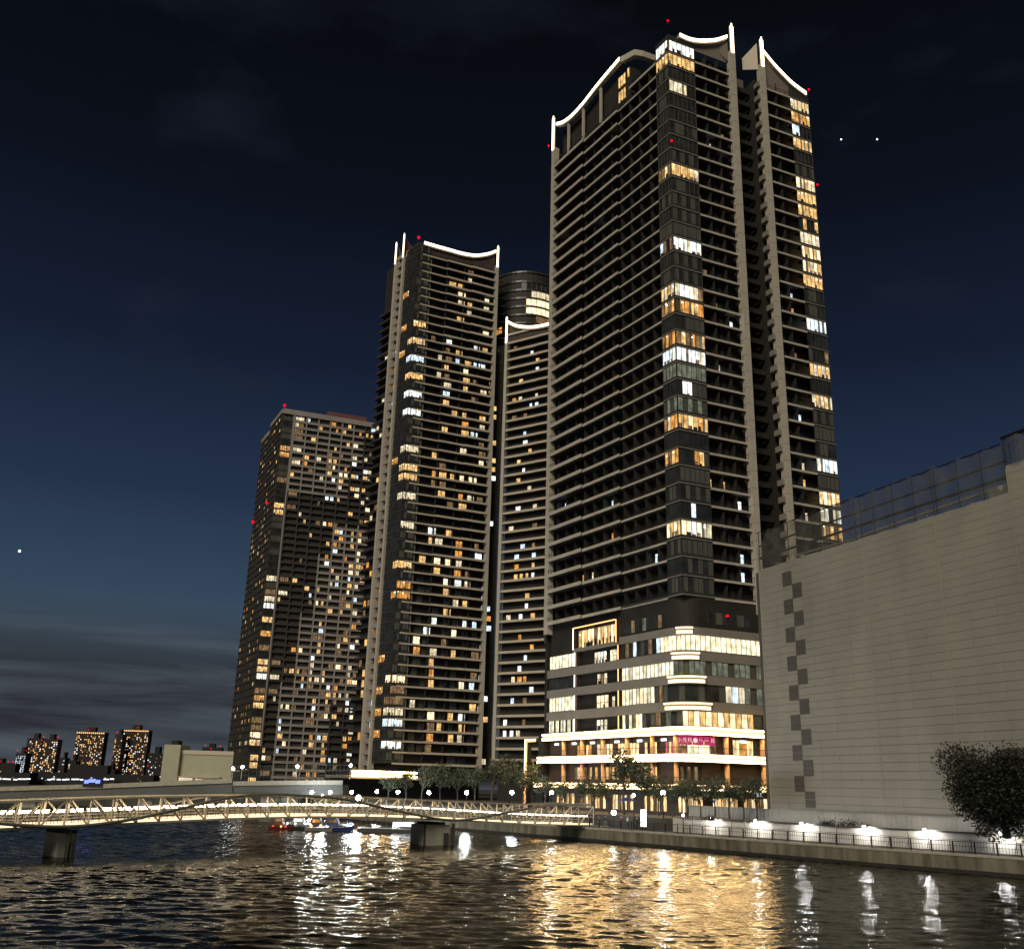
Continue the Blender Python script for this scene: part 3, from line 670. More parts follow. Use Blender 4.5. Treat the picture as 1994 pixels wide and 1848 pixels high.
def crown(fr, pts, name, lit=True, d=.35, panel=True, base=155.4, pm='crown_panel', T=None, lm='led_crown', th=.55):
    P_ = []
    for i in range(len(pts) - 1):      # smooth the curve
        for j in range(6):
            t_ = j / 6; p0 = pts[max(i - 1, 0)]; p1 = pts[i]; p2 = pts[i + 1]; p3 = pts[min(i + 2, len(pts) - 1)]
            P_.append(tuple(.5 * ((2 * p1[a_]) + (-p0[a_] + p2[a_]) * t_ + (2 * p0[a_] - 5 * p1[a_] + 4 * p2[a_] - p3[a_]) * t_ * t_ + (-p0[a_] + 3 * p1[a_] - 3 * p2[a_] + p3[a_]) * t_ ** 3) for a_ in (0, 1)))
    P_.append(pts[-1]); mb = MB(); ml = MB()
    for (s0, z0), (s1, z1) in zip(P_, P_[1:]):
        a0, a1 = (s0, z0), (s1, z1)
        def seg(m_, mm, dd0, dd1, l0, h0):
            q = [fr.p(s0, dd1, z0 + l0), fr.p(s1, dd1, z1 + l0), fr.p(s1, dd0, z1 + l0), fr.p(s0, dd0, z0 + l0), fr.p(s0, dd1, z0 + h0), fr.p(s1, dd1, z1 + h0), fr.p(s1, dd0, z1 + h0), fr.p(s0, dd0, z0 + h0)]
            m_.hexa(q, mm)
        seg(mb, 'pillar', d - .9, d, -th * 1.5, th * .6)
        if lit: seg(ml, lm, d + .002, d + .14, -th * .75, th * .58)
        if panel:
            mb.poly([fr.p(s0, d - .7, base), fr.p(s1, d - .7, base), fr.p(s1, d - .7, z1), fr.p(s0, d - .7, z0)], pm)
    o_ = mb.build(name, T or TT)
    if lit: ml.build('light_strip', o_)
    return o_
crown(FR, [(2.8, 157.4), (5.5, 157.3), (8.5, 158.1), (12, 159.7), (15.0, 161.8)], 'roof_curve')
crown(FR, [(24.7, 161.6), (27.2, 159.3), (29.7, 157.5), (32.3, 155.9), (35.8, 154.6)], 'roof_curve', base=152.5)
crown(FL, [(41.3, 161.2), (38.5, 159.9), (35, 159.3), (30.2, 159.6), (23.8, 160.9), (15.9, 162.0)], 'roof_curve', panel=False, base=151)
# fins beside the pillars, penthouse
mb = Split(TT, 'fin', 'fins')
mb.poly([FR.p(23.2, 0, 156.5), FR.p(21.0, -2.5, 157.5), FR.p(21.0, -2.5, 160.5), FR.p(23.2, 0, 163.5)], 'cream'); mb.poly([FR.p(15.3, 0, 155.5), FR.p(13.4, -.3, 157), FR.p(13.4, -.3, 159.5), FR.p(15.3, 0, 161)], 'crown_panel')
FR.box(mb, 16.8, 23.0, -5.4, -5.0, 155, 157.2, 'crown_panel'); mb.build('fin', TT)
mb = MB(); pts = [FL.p(16.0, 0, 0)[:2], FL.p(12.5, -1.2, 0)[:2], FL.p(11.8, -3, 0)[:2], FL.p(11.0, -10, 0)[:2], FL.p(10.5, -14, 0)[:2], FL.p(11.5, -14, 0)[:2], FL.p(12.2, -10, 0)[:2], FL.p(13, -3.2, 0)[:2], FL.p(13.6, -1.9, 0)[:2], FL.p(16.0, -.9, 0)[:2]]
mb.prism(pts, 161.2, 162.7, 'pillar'); mb.build('roof_curve', TT)
mb = MB(); mb.prism([p[:2] for p in (FL.p(14, -1.5, 0), FL.p(41, -1.5, 0), FL.p(41, -12, 0), FL.p(14, -12, 0))], 150, 159.3, 'dark_wall')
for i in range(34): FL.box(mb, 14.4 + i * .8, 14.5 + i * .8, -1.499, -1.4, 150.5, 159.2, 'spandrel')
mb.add(MB()); mb.build('penthouse', TT)
for z0 in (152.4, 156.3): win.put(window(FL, 15.9, 18.6, -1.35, z0, z0 + 2.9, ['w_warm'], 3), 9)
win.put(window(FL, 14.5, 15.3, -1.35, 157.0, 159.5, ['w_warm'], 1), 9)
for s_ in (36.4, 30.3, 23.4):
    mb = MB(); FL.box(mb, s_, s_ + .5, -.4, .1, 150, 159.6, 'pillar'); mb.build('roof_post', TT)
# red warning lights
def beacon(T, p, r_=.22):
    mb = MB(); mb.beam(p - Vector((0, 0, 1.0)), p, .08, .08, 'metal_dark'); mb.ball(p, r_, 'beacon', 8, 5); mb.build('warning_light', T)
for p in (FR.p(.2, 0, 160.2), FR.p(36.6, .4, 155.8), FR.p(.0, .5, 130.2), FR.p(36.9, .4, 131.4), FL.p(44.5, .5, 156.8), FR.p(8.8, .4, 36.2)): beacon(TT, p)
# curved glazed bay at the far end of the left face, with a thin mast
cen = FL.p(42.7, -3.6, 0)
arc = [FL.p(42.7 + 3.5 * math.sin(R(a_)), -3.6 + 3.5 * math.cos(R(a_)), 0) for a_ in range(0, 100, 14)]
mb = MB(); arc_in = [cen + (p - cen) * .93 for p in arc]; mb.prism([p[:2] for p in arc_in] + [FL.p(42.7, -8, 0)[:2]], 16.5, 154.5, 'dark_wall'); mb.build('curved_bay', TT)
for k in range(36, -1, -1):
    z = 155.5 - LH * k; mb = MB()
    for p, q in zip(arc, arc[1:]): mb.poly([p + Vector((0, 0, z - .25)), q + Vector((0, 0, z - .25)), q + Vector((0, 0, z + .45)), p + Vector((0, 0, z + .45))], 'spandrel'); mb.poly([p + Vector((0, 0, z - .25)), q + Vector((0, 0, z - .25)), q * .98 + cen * .02 + Vector((0, 0, z - .25)), p * .98 + cen * .02 + Vector((0, 0, z - .25))], 'fascia_grey')
    mb.build('spandrel', TT)
strip_lit = {16: 'w_warm', 19: 'w_warm', 20: 'w_cool', 22: 'w_dim', 27: 'w_dim', 29: 'w_cream', 34: 'w_orange'}
for k in range(36):
    z0 = 155.5 - LH * (k + 1); q = MB(); m_ = strip_lit.get(k) or random.choice(['glass', 'glass', 'curtain'])
    for i, (p, r2) in enumerate(zip(arc, arc[1:])):
        mm = m_ if (i < 4 and k in strip_lit) else 'glass'
        q.poly([p + Vector((0, 0, z0 + .46)), r2 + Vector((0, 0, z0 + .46)), r2 + Vector((0, 0, z0 + LH - .27)), p + Vector((0, 0, z0 + LH - .27))], mm)
        q.beam(p + Vector((0, 0, z0 + .46)), p + Vector((0, 0, z0 + LH - .27)), .1, .1, 'mullion')
    win.put(q, 2.0 if k in strip_lit else .6)
mb = MB(); mp_ = arc[-2]; mb.beam(mp_ + Vector((0, 0, 16)), mp_ + Vector((0, 0, 156.5)), .3, .3, 'fascia_grey'); mb.ball(mp_ + Vector((0, 0, 157)), .45, 'lamp_dim' if 'lamp_dim' in MATS else 'sign_white', 8, 5); mb.build('mast', TT)
win.finish(); door.finish(); parts_main.build()

# ---- podium of the main tower
def PP(c, d=0.0):
    """podium outline: c < 0 along the left face, c > 0 along the right face, rounded at the corner"""
    r_ = 4.0
    def pt(c):
        if c <= -r_: return FL.p(-c, 0, 0), FL.n
        if c >= r_: return FR.p(c, 0, 0), FR.n
        t_ = (c + r_) / (2 * r_); a_, b_, e_ = FL.p(r_, 0, 0), FR.p(0, 0, 0), FR.p(r_, 0, 0)
        return a_ * (1 - t_) ** 2 + b_ * 2 * t_ * (1 - t_) + e_ * t_ * t_, (FL.n * (1 - t_) + FR.n * t_).normalized()
    p, n = pt(c); return p + n * d
def cuts(c0, c1, step=1.0):
    out_ = [c0]
    c = c0
    while c < c1 - 1e-6:
        nxt = c + (step if -4.2 <= c < 4.2 else 3.0)
        if c < -4.0 < nxt: nxt = -4.0
        c = min(nxt, c1); out_.append(c)
    return out_
def ribbon(mb, c0, c1, z0, z1, d, m, th=.4):
    cs = cuts(c0, c1)
    for a_, b_ in zip(cs, cs[1:]):
        p0, p1, q0, q1 = PP(a_, d), PP(b_, d), PP(a_, d - th), PP(b_, d - th)
        mb.hexa([p0 + Vector((0, 0, z0)), p1 + Vector((0, 0, z0)), q1 + Vector((0, 0, z0)), q0 + Vector((0, 0, z0)), p0 + Vector((0, 0, z1)), p1 + Vector((0, 0, z1)), q1 + Vector((0, 0, z1)), q0 + Vector((0, 0, z1))], m)
def pwindow(c0, c1, z0, z1, d, m, step=1.05, one='office_window', mull='mullion'):
    mb = MB(); n = max(1, round((c1 - c0) / step)); w = (c1 - c0) / n
    for i in range(n):
        a_, b_ = c0 + i * w, c0 + (i + 1) * w; mm = m if isinstance(m, str) else m[i % len(m)]
        p, q = PP(a_ + .04, d), PP(b_ - .04, d); mb.poly([p + Vector((0, 0, z0)), q + Vector((0, 0, z0)), q + Vector((0, 0, z1)), p + Vector((0, 0, z1))], mm)
        p = PP(a_, d + .03); mb.beam(p + Vector((0, 0, z0)), p + Vector((0, 0, z1)), .13, .1, mull)
    mb.build(one, TT); return mb
CL, CRt = -41.8, 38.0
mb = MB(); mb.prism([p[:2] for p in [PP(c, -.6) for c in cuts(CL, CRt)] + [PR(38, -30), PL(42, -30) + FR.e * 10]], GZ, 39.3, 'dark_wall'); mb.build('podium_wall', TT)
mb = MB(); ribbon(mb, CL, CRt, 39.0, 39.5, .1, 'spandrel'); ribbon(mb, -17.6, CRt, 33.9, 39.0, 0, 'dark_wall'); mb.build('podium_wall', TT)
for z0, z1 in ((32.45, 33.75), (28.15, 29.7), (24.25, 25.75), (19.85, 21.45)):
    mb = MB(); ribbon(mb, CL if z0 < 30 else -17.6, CRt, z0, z1, .35, 'fascia_grey', .9); mb.build('podium_band', TT)
# dark level windows
pwindow(-16.5, -4.5, 34.2, 36.4, .03, ['glass', 'glass', 'w_dim', 'glass', 'glass', 'w_dimgreen', 'glass'], 1.1); pwindow(5, 14, 34.6, 36.6, .03, ['glass', 'curtain', 'glass', 'glass', 'curtain'], 1.5)
O_, W_, G_ = 'w_office', 'w_bright', 'w_dimgreen'
# office rows
pwindow(-41.2, -32.4, 29.9, 32.4, .02, [O_, W_, O_, O_]); pwindow(-41.2, -32.4, 25.8, 28.0, .02, 'glass'); pwindow(-41.2, -32.4, 21.6, 24.2, .02, O_); pwindow(-41.2, -32.4, 17.6, 19.8, .02, [O_, 'w_cream', O_, 'curtain', O_, O_, 'glass'], .6)
pwindow(-17.2, -6.2, 29.9, 32.4, .02, ['glass', 'w_dim', 'glass', 'w_cool', 'glass', 'curtain'], 1.1); pwindow(-6.2, 16.9, 29.9, 32.4, .02, [O_, W_, O_, O_, 'w_bright'])
pwindow(-17.2, -2.8, 25.85, 28.05, .02, [O_, O_, 'w_cream', O_], 1.05); pwindow(-2.8, 16.9, 25.85, 28.05, .02, [G_, G_, C_, G_], 1.15)
pwindow(-17.2, -8, 21.55, 24.2, .02, [W_, O_, 'w_cream', O_, 'w_cream'], 1.0); pwindow(-8, -4.5, 21.55, 24.2, .02, [C_, 'w_dim'], 1.1); pwindow(-4.5, 8, 21.55, 24.2, .02, ['glass', 'glass', C_], 1.4); pwindow(8, 12, 21.55, 24.2, .02, ['w_cream', 'w_cool'], 1.2); pwindow(12, 16.9, 21.55, 24.2, .02, [G_, C_], 1.2)
pwindow(-17.2, -10.5, 17.5, 19.8, .02, [O_, C_, O_, 'w_dim', W_], .95); pwindow(-10.5, -1, 17.5, 19.8, .02, ['glass', 'curtain', 'w_dim', 'glass', 'w_dimgreen'], 1.3); pwindow(-1, 13.5, 17.5, 19.8, .02, [W_, 'w_warm', 'w_bright', 'w_warm'], 1.25); pwindow(13.5, 17, 17.5, 19.8, .02, ['curtain', 'glass'], 1.5)
# loggia column with doors, gym room above it
mb = MB()
for z0, z1 in ((29.7, 32.5), (25.75, 28.15), (21.45, 24.25), (17.3, 19.85)):
    FL.box(mb, 18.2, 18.5, -.6, .2, z0, z1, 'brown'); FL.box(mb, 31.4, 31.7, -.6, .2, z0, z1, 'brown')
    FL.box(mb, 18.6, 31.3, .12, .2, z0 + .95, z0 + 1.02, 'metal_dark')
    for i in range(25): FL.box(mb, 18.7 + i * .5, 18.74 + i * .5, .13, .17, z0, z0 + .95, 'metal_dark')
mb.build('loggia', TT)
def lw(s0, s1, z0, z1, m, n): window(FL, s0, s1, -.55, z0, z1, m, n).build('office_window', TT)
lw(18.8, 21.5, 29.9, 31.9, 'w_office', 3); lw(22.6, 26.5, 29.9, 31.9, ['w_office', 'w_cool', 'w_bright'], 4); lw(22.4, 25.6, 25.9, 27.8, ['w_cream', 'w_dim'], 3); lw(22.0, 25.8, 21.6, 23.8, 'w_bright', 3); lw(20.0, 21.0, 21.6, 23.4, 'w_cream', 1); lw(22.2, 25.8, 17.5, 19.4, 'w_office', 3)
mb = MB(); FL.box(mb, 17.9, 31.95, -.2, .7, 32.5, 33.1, 'fascia_grey'); FL.box(mb, 17.8, 18.1, 0, .75, 33.1, 37.2, 'brown'); FL.box(mb, 31.75, 32.0, 0, .75, 33.1, 37.2, 'brown'); FL.box(mb, 17.8, 32.0, 0, .75, 36.95, 37.2, 'brown'); fo = mb.build('frame_box', TT)
mb = MB(); FL.box(mb, 17.86, 18.02, .76, .84, 32.9, 37.1, 'led_orange'); FL.box(mb, 31.8, 31.96, .76, .84, 32.9, 37.1, 'led_crown'); FL.box(mb, 18.1, 31.7, .76, .84, 36.98, 37.16, 'led_orange'); mb.build('light_strip', fo)
window(FL, 18.6, 31.2, -.1, 33.2, 36.5, ['w_shop', 'w_bright', 'w_warm', 'w_shop', 'w_warm', 'w_bright', 'w_dim'], 12).build('office_window', TT)
for i in range(9):      # running machines by the glass, only outlines show
    mb = MB(); FL.box(mb, 19.2 + i * 1.2, 19.5 + i * 1.2, .0, .12, 33.2, 34.2 + .2 * (i % 2), 'metal_dark'); mb.build('gym_machine', TT)
mb = MB()
for z0, z1 in ((29.8, 32.4), (25.85, 28.1), (21.5, 24.2), (17.4, 19.8)):
    FL.box(mb, 31.8, 31.95, .36, .46, z0, z1, 'led_crown'); FL.box(mb, 17.8, 17.95, .36, .46, z0, z1, 'led_orange')
mb.build('light_strip', TT)
# lit badges at the rounded corner
for z0, hw in ((32.5, 1.6), (28.25, 2.7), (24.35, 3.7), (20.0, 4.7)):
    mb = MB(); ribbon(mb, -hw, hw, z0, z0 + 1.2, .7, 'crown_panel', .33); bo = mb.build('corner_badge', TT)
    mb = MB(); ribbon(mb, -hw, hw, z0 + .92, z0 + 1.2, .86, 'led_soft', .14); ribbon(mb, -hw * .93, hw * .93, z0 + .05, z0 + .6, .84, 'led_soft', .12); mb.build('light_strip', bo)
# two glowing fascias
for z0, z1, d, cl_ in ((16.0, 17.3, 1.0, -42.0), (11.75, 12.95, 1.5, -42.9)):
    mb = MB(); ribbon(mb, cl_, CRt, z0, z1, d, 'fascia_grey', 1.8 + d); bo = mb.build('lit_fascia', TT)
    mb = MB(); ribbon(mb, cl_, CRt, z1 - .36, z1 - .08, d + .15, 'led', .13); ribbon(mb, cl_, CRt, z0 + .04, z0 + .46, d + .15, 'led', .13); mb.build('light_strip', bo)
# arcades
random.seed(5)
mb = MB(); ribbon(mb, CL, CRt, 12.95, 16.0, -.55, 'brown', .1); ribbon(mb, CL, CRt, 8.2, 11.75, -.55, 'brown', .1); ribbon(mb, CL, CRt, GZ, 7.3, -.5, 'brown', .1); mb.build('arcade_wall', TT)
def shop(c0, c1, z0, z1, m, step=.9): pwindow(c0, c1, z0, z1, -.5, m, step, 'shop_window')
for c0, c1, m_ in ((-32, -27.4, ['w_orange', 'w_shop', 'glass', 'w_shop']), (-25.6, -20.8, ['w_bright', 'w_shop', 'w_cream']), (-19.2, -13.2, ['w_shop', 'w_shop', 'w_bright', 'w_orange']), (-11.6, -7.4, ['w_shop', 'glass', 'w_warm']), (-6.0, -3.6, ['w_pink', 'w_shop']), (-2.4, 5.6, ['w_shop', 'w_bright', 'w_pink'])): shop(c0, c1, 13.1, 15.0, m_)
shop(9.4, 13.6, 13.1, 15.5, ['w_shop', 'w_orange'], 1.4); shop(16, 17.4, 13.1, 15.4, ['w_bright'])
for c0, c1, m_ in ((-33, -29, ['w_dim', 'w_cream', 'glass']), (-28, -25.5, ['w_warm', 'glass']), (-12, -8.4, ['w_warm', 'w_dim', 'w_cream']), (-4, 3, ['w_dim', 'glass']), (-23, -19, ['w_warm', 'w_dim', 'w_warm'])): shop(c0, c1, 8.9, 11.0, m_)
for c0, c1, m_ in ((-39, -33, ['w_shop', 'w_dim']), (-31, -23, ['w_warm', 'w_dim', 'w_shop']), (-21, -15, ['w_shop', 'w_bright', 'w_dim']), (-12, -6, ['w_shop', 'w_dim']), (-3, 3, ['w_shop', 'w_bright', 'w_warm']), (5, 10, ['w_bright', 'w_shop', 'w_warm']), (11, 16, ['w_warm', 'w_dim', 'w_bright'])): shop(c0, c1, 3.9, 6.3, m_)
ccs = [-39.3, -34.4, -28.0, -21.5, -14.4, -8.6, -3.4, 8.0, 16.0]
for i, c in enumerate([-35.6, -29.4, -22.8, -15.6, -8.6, -2.6, 7.6, 15.0]):
    for z0, z1 in ((12.95, 16.0), (8.2, 11.75)):
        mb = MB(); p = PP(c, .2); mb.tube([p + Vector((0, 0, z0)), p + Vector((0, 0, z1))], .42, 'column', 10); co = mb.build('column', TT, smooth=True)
        ld = bpy.data.lights.new('column_light', 'POINT'); ld.energy = 26 if z0 > 10 else 16; ld.shadow_soft_size = .12; ld.color = (1, .52, .2)
        lo = bpy.data.objects.new('column_light', ld); col.objects.link(lo); lo.location = PP(c, 1.0) + Vector((0, 0, z1 - .5))
for i in range(7):      # white globe lights and oval shop signs under the upper fascia
    c = [-38, -32, -26, -18.5, -12, -5.5, 11][i]
    mb = MB(); p = PP(c, .3) + Vector((0, 0, 15.3)); mb.beam(p - FL.e * .0 - (PP(c + .5) - PP(c)) * 1.3, p + (PP(c + .5) - PP(c)) * 1.3, .12, .38, 'sign_white'); mb.build('oval_sign', TT)
# railings of the two galleries
for z, d in ((12.95, 1.2), (8.2, 1.2)):
    mb = MB(); ribbon(mb, CL, CRt, z + 1.05, z + 1.12, d, 'metal_dark', .06)
    c = CL
    while c < 17.5:
        p = PP(c, d - .03); mb.beam(p + Vector((0, 0, z)), p + Vector((0, 0, z + 1.1)), .03, .03, 'metal_dark'); c += .42
    mb.build('gallery_rail', TT)
mb = MB(); ribbon(mb, CL - 1, CRt, 8.0, 8.2, 1.6, 'brown', 2.2); ribbon(mb, CL - 1.5, CRt, 7.2, 8.0, 2.0, 'brown', 2.4); mb.build('canopy', TT)
mb = MB(); c = CL - 1.5       # strings of small bulbs along the canopy
while c < 17.5:
    for zz in (8.06, 7.42):
        if random.random() < .85: p = PP(c, 2.12) + Vector((0, 0, zz + random.uniform(-.09, .09))); mb.ball(p, random.uniform(.08, .13), 'string', 6, 4)
    if random.random() < .7: p = PP(c, 2.12) + Vector((0, 0, random.uniform(7.45, 8.0))); mb.ball(p, .08, 'string', 6, 4)
    c += .24
mb.build('string_lights', TT, kind='stuff')
# magenta clinic sign: seven backlit panels
txt = ['小', '児', '科', '', 'アレ', 'ルギー', '科']
def text_mesh(body, size):
    cu = bpy.data.curves.new('t', 'FONT'); cu.body = body; cu.size = size; cu.align_x = 'CENTER'; cu.align_y = 'CENTER'; cu.extrude = .01; cu.resolution_u = 2
    o_ = bpy.data.objects.new('t', cu); me = bpy.data.meshes.new_from_object(o_); bpy.data.objects.remove(o_); bpy.data.curves.remove(cu); return me
def put_text(body, size, centre, right, normal, m_, parent, name='lettering', sx=1.0):
    me = text_mesh(body, size); upv = Vector((0, 0, 1)); mw = Matrix((right.normalized() * sx, upv, normal.normalized())).transposed().to_4x4(); me.transform(mw)
    base = Vector((0, 0, 0)); p = parent
    while p is not None: base += p.location; p = p.parent
    me.transform(Matrix.Translation(centre - base)); me.materials.clear(); me.materials.append(MATS[m_]); o_ = bpy.data.objects.new(name, me); col.objects.link(o_); o_.parent = parent; return o_
for i in range(7):
    c0 = -2.5 + i * 1.18; mb = MB(); p, q = PP(c0 + .05, -.1), PP(c0 + 1.11, -.1)
    dz = .12
    mb.poly([p + Vector((0, 0, 14.45)), q + Vector((0, 0, 14.45)), q + Vector((0, 0, 15.85)), p + Vector((0, 0, 15.85))], 'sign_pink')
    mb.poly([p + Vector((0, 0, 13.1)), q + Vector((0, 0, 13.1)), q + Vector((0, 0, 14.4)), p + Vector((0, 0, 14.4))], 'w_office' if 1 < i < 6 else 'w_dim'); so = mb.build('clinic_sign', TT)
    right = (q - p); nrm = Vector((right.y, -right.x, 0)); cc = (p + q) / 2 + nrm.normalized() * .04 + Vector((0, 0, 15.15))
    if txt[i]: put_text(txt[i], .78 if len(txt[i]) == 1 else (.5 if len(txt[i]) == 2 else .36), cc, right, nrm, 'sign_letter', so)
    else:
        mb = MB(); mb.poly([cc + right.normalized() * .42 * math.cos(a_ * math.pi / 3 + .52) + Vector((0, 0, .42 * math.sin(a_ * math.pi / 3 + .52))) for a_ in range(6)], 'sign_letter'); mb.build('emblem', so)
so = MB(); p = PP(12.6, 1.5) + Vector((0, 0, 6.9)); so.beam(p - FR.e * 2.2 - FR.n * .1, p + FR.e * 2.2 - FR.n * .1, .08, .9, 'brown'); so = so.build('sign_board', TT)
put_text('TELL', .8, p + FR.n * .05, FR.e, FR.n, 'sign_white', so)
# portal frame at the far left of the podium
mb = MB(); FL.box(mb, 47.4, 48.3, .2, 1.2, GZ, 16.6, 'brown'); FL.box(mb, 44.2, 47.4, .2, 1.2, 15.9, 16.6, 'brown'); FL.box(mb, 42.4, 44.2, -6, .6, GZ, 17.0, 'dark_wall'); go = mb.build('portal', TT)
mb = MB(); FL.box(mb, 48.0, 48.25, 1.22, 1.32, 7.4, 16.5, 'led_crown'); FL.box(mb, 47.45, 47.7, 1.22, 1.32, 7.4, 15.9, 'led_orange'); FL.box(mb, 44.2, 47.9, 1.22, 1.32, 16.2, 16.45, 'led_crown'); FL.box(mb, 44.2, 47.3, 1.22, 1.32, 15.92, 16.08, 'led_orange'); mb.build('light_strip', go)
mb = MB()
for i in range(60): mb.ball(FL.p(47.5 + random.random() * .7, 1.3, 3.6 + i * .062), .08, 'string_orange', 5, 3)
mb.build('string_lights', go, kind='stuff')

# ================================================================== middle tower with its wing
MC = (-33.64, 305.0); MF = Fr(MC, (25.3, 12.25)); MH = 3.26
if MF.n.y > 0: MF = Fr(MC, (25.3, 12.25), flip=True)
mcor = MF.p(-2.0, 0, 0); ML = Fr((mcor.x, mcor.y), (-.62, .79), flip=True)
if ML.n.x > 0: ML = Fr((mcor.x, mcor.y), (-.62, .79))
MT = empty('apartment_tower', (MC[0] + 5, MC[1] + 15, GZ), 'middle apartment tower with one long lit crown curve and a lower wing', 'tower', 'high-rise apartment towers')
MZ = [189.3 - MH * k for k in range(55)]
ztop = 189.3
mb = MB()
mb.prism([p[:2] for p in (MF.p(-2.0, 0, 0) + MF.e * 1.7 + ML.e * 1.7, MF.p(28.3, -1.7, 0), MF.p(28.3, -7, 0), MF.p(33, -9, 0), MF.p(33, -30, 0), ML.p(23.5, -1.7, 0) + MF.e * 8, ML.p(23.5, -1.7, 0))], GZ, ztop, 'dark_wall')
mb.build('wall', MT)
mwin = Collector(MT, 'window', 'windows'); mdoor = Collector(MT, 'balcony_window', 'balcony_windows')
random.seed(31)
sp = Split(MT, 'spandrel', 'spandrels'); parts_mid = Split(MT, 'partition', 'partitions'); mlit = {3: 1, 9: 'w_warm', 11: 'w_warm', 13: 'w_cool', 15: 'w_warm', 17: 'w_white', 19: 'w_white', 23: 'w_cream', 25: 'w_warm', 26: 'w_warm', 28: 'w_cream', 31: 'w_cream', 35: 'w_warm', 37: 'w_orange', 38: 'w_orange'}
lowlit = {46: 'w_bright', 47: 'w_dim', 48: 'w_dim', 49: 'w_cream', 50: 'w_cool', 52: 'w_white'}
for k in range(54):
    z1, z0 = MZ[k], MZ[k + 1]
    MF.box(sp, -2.0, -.05, -1.7, 0, z0, z0 + .9, 'spandrel'); ML.box(sp, .02, 8.0, -1.7, 0, z0, z0 + .9, 'spandrel')
    m_ = mlit.get(k) or lowlit.get(k)
    if m_ == 1: m_ = None
    if m_ is None: m_ = random.choice(['glass', 'glass', 'curtain'] if k < 38 else ['curtain', 'curtain', 'glass'])
    lit = m_.startswith('w_')
    mwin.put(window(MF, -1.95, 2.6, .01, z0 + .92, z1 - .1, [m_] if lit else [m_, 'curtain', 'glass'], 5), 3 if lit else 1)
    MF.box(sp, -.05, 2.6, -1.7, -.02, z0, z0 + .9, 'spandrel')
    mwin.put(window(ML, .05, 4.0, .01, z0 + .92, z1 - .1, [m_, m_, m_, 'glass'] if lit and random.random() < .7 else 'glass', 4), 3 if lit else .6)
    mwin.put(window(ML, 4.2, 7.9, .01, z0 + .92, z1 - .1, 'glass' if random.random() < .9 else 'w_orange', 4), .5)
sp.build('spandrel', MT)
mb = MB(); MF.box(mb, -2.0, .2, -1.7, .02, ztop - .1, ztop + 1.2, 'spandrel'); ML.box(mb, .0, 8, -1.7, .02, ztop - .1, ztop + 1.0, 'spandrel'); mb.build('parapet', MT)
cols_p = [5.2, 8.1, 11.0, 14.6, 18.2, 21.6, 25.0]
for k in range(55):
    z = MZ[k]
    mb = MB()
    if k >= 1:
        balcony(MF, 0, 9.5, z, .1, .5, m='fascia_pale', parts=mb, rail=False); balcony(MF, 9.5, 19, z, .4, .62, m='fascia_pale', parts=mb, rail=False); balcony(MF, 19, 28.2, z, .7, .7, m='fascia_pale', parts=mb, rail=False)
        MF.box(mb, 0, 28.2, 0, .06, z + 1.0, z + 1.08, 'metal_dark'); mb.build('balcony', MT)
    if k == 54: continue
    z0 = MZ[k + 1]; mb = parts_mid
    MF.box(mb, 2.9, 3.7, -1.69, -.6, z0, z0 + MH - .3, 'fascia_grey')
    for s_ in (9.6, 16.3, 23.0): MF.box(mb, s_, s_ + .3, -1.69, -.3, z0, z0 + MH - .3, 'partition')
    for s_ in cols_p:
        pr = {5.2: .12, 8.1: .16, 11.0: .50, 14.6: .24, 18.2: .62, 21.6: .2, 25.0: .36}[s_]
        if k < 8: pr *= .5
        if k > 36: pr *= .7
        if random.random() < pr: m_ = random.choice(['w_warm', 'w_warm', 'w_warm', 'w_cream', 'w_orange', 'w_bright', 'w_white', 'w_cool', 'w_cream', 'w_dim', 'w_dim'])
        elif random.random() < (.25 if k < 36 else .5): m_ = 'curtain' if k > 36 else 'glass'
        else: continue
        off = random.uniform(-.3, .3); w_ = random.uniform(1.5, 2.9)
        mdoor.put(window(MF, s_ + off, s_ + off + w_, -1.4, z0 + .45, z0 + 2.7, m_, 2), 4 if m_.startswith('w_') else 1)
# pillars
def mpillar(fr, s0, s1, ztp, zl, d1=.6, lit=True, zb=GZ):
    mb = MB(); fr.box(mb, s0, s1, -1.2, d1, zb, zl + .5, 'pillar'); fr.box(mb, s0 + .2, s1 - .2, d1 - .3, d1 - .02, zl + .5, ztp - .8, 'pillar'); o_ = mb.build('pillar', MT)
    mb = MB(); fr.box(mb, (s0 + s1) / 2 - .33, (s0 + s1) / 2 + .33, d1, d1 + .15, zl, ztp - .6, 'led_crown'); fr.box(mb, (s0 + s1) / 2 - .15, (s0 + s1) / 2 + .15, d1, d1 + .12, ztp - .6, ztp, 'led_crown'); mb.build('light_strip', o_)
mpillar(MF, 28.2, 29.4, 197.5, 188.6, zb=12); mpillar(ML, 8.4, 9.5, 197.8, 188.0); mpillar(ML, 13.6, 14.7, 196.5, 187.5)
crown(MF, [(.1, 190.6), (5, 190.5), (10, 190.5), (15, 190.5), (20, 191.2), (24.5, 193), (28.1, 195.3)], 'roof_curve', base=186.4, T=MT, pm='brown', th=.75)
mb = Split(MT, 'fin', 'fins'); mb.poly([ML.p(9.5, 0, 189), ML.p(9.5, -4, 189.5), ML.p(9.5, -4.2, 193.0), ML.p(9.5, -3.0, 194.5), ML.p(9.5, 0, 197)], 'tower_red'); mb.poly([ML.p(14.7, 0, 188), ML.p(14.7, -3, 189), ML.p(14.7, -2.6, 193.0), ML.p(14.7, 0, 196)], 'crown_panel'); mb.build('fin', MT)
beacon(MT, MF.p(-2, 0, 192.2), .5)
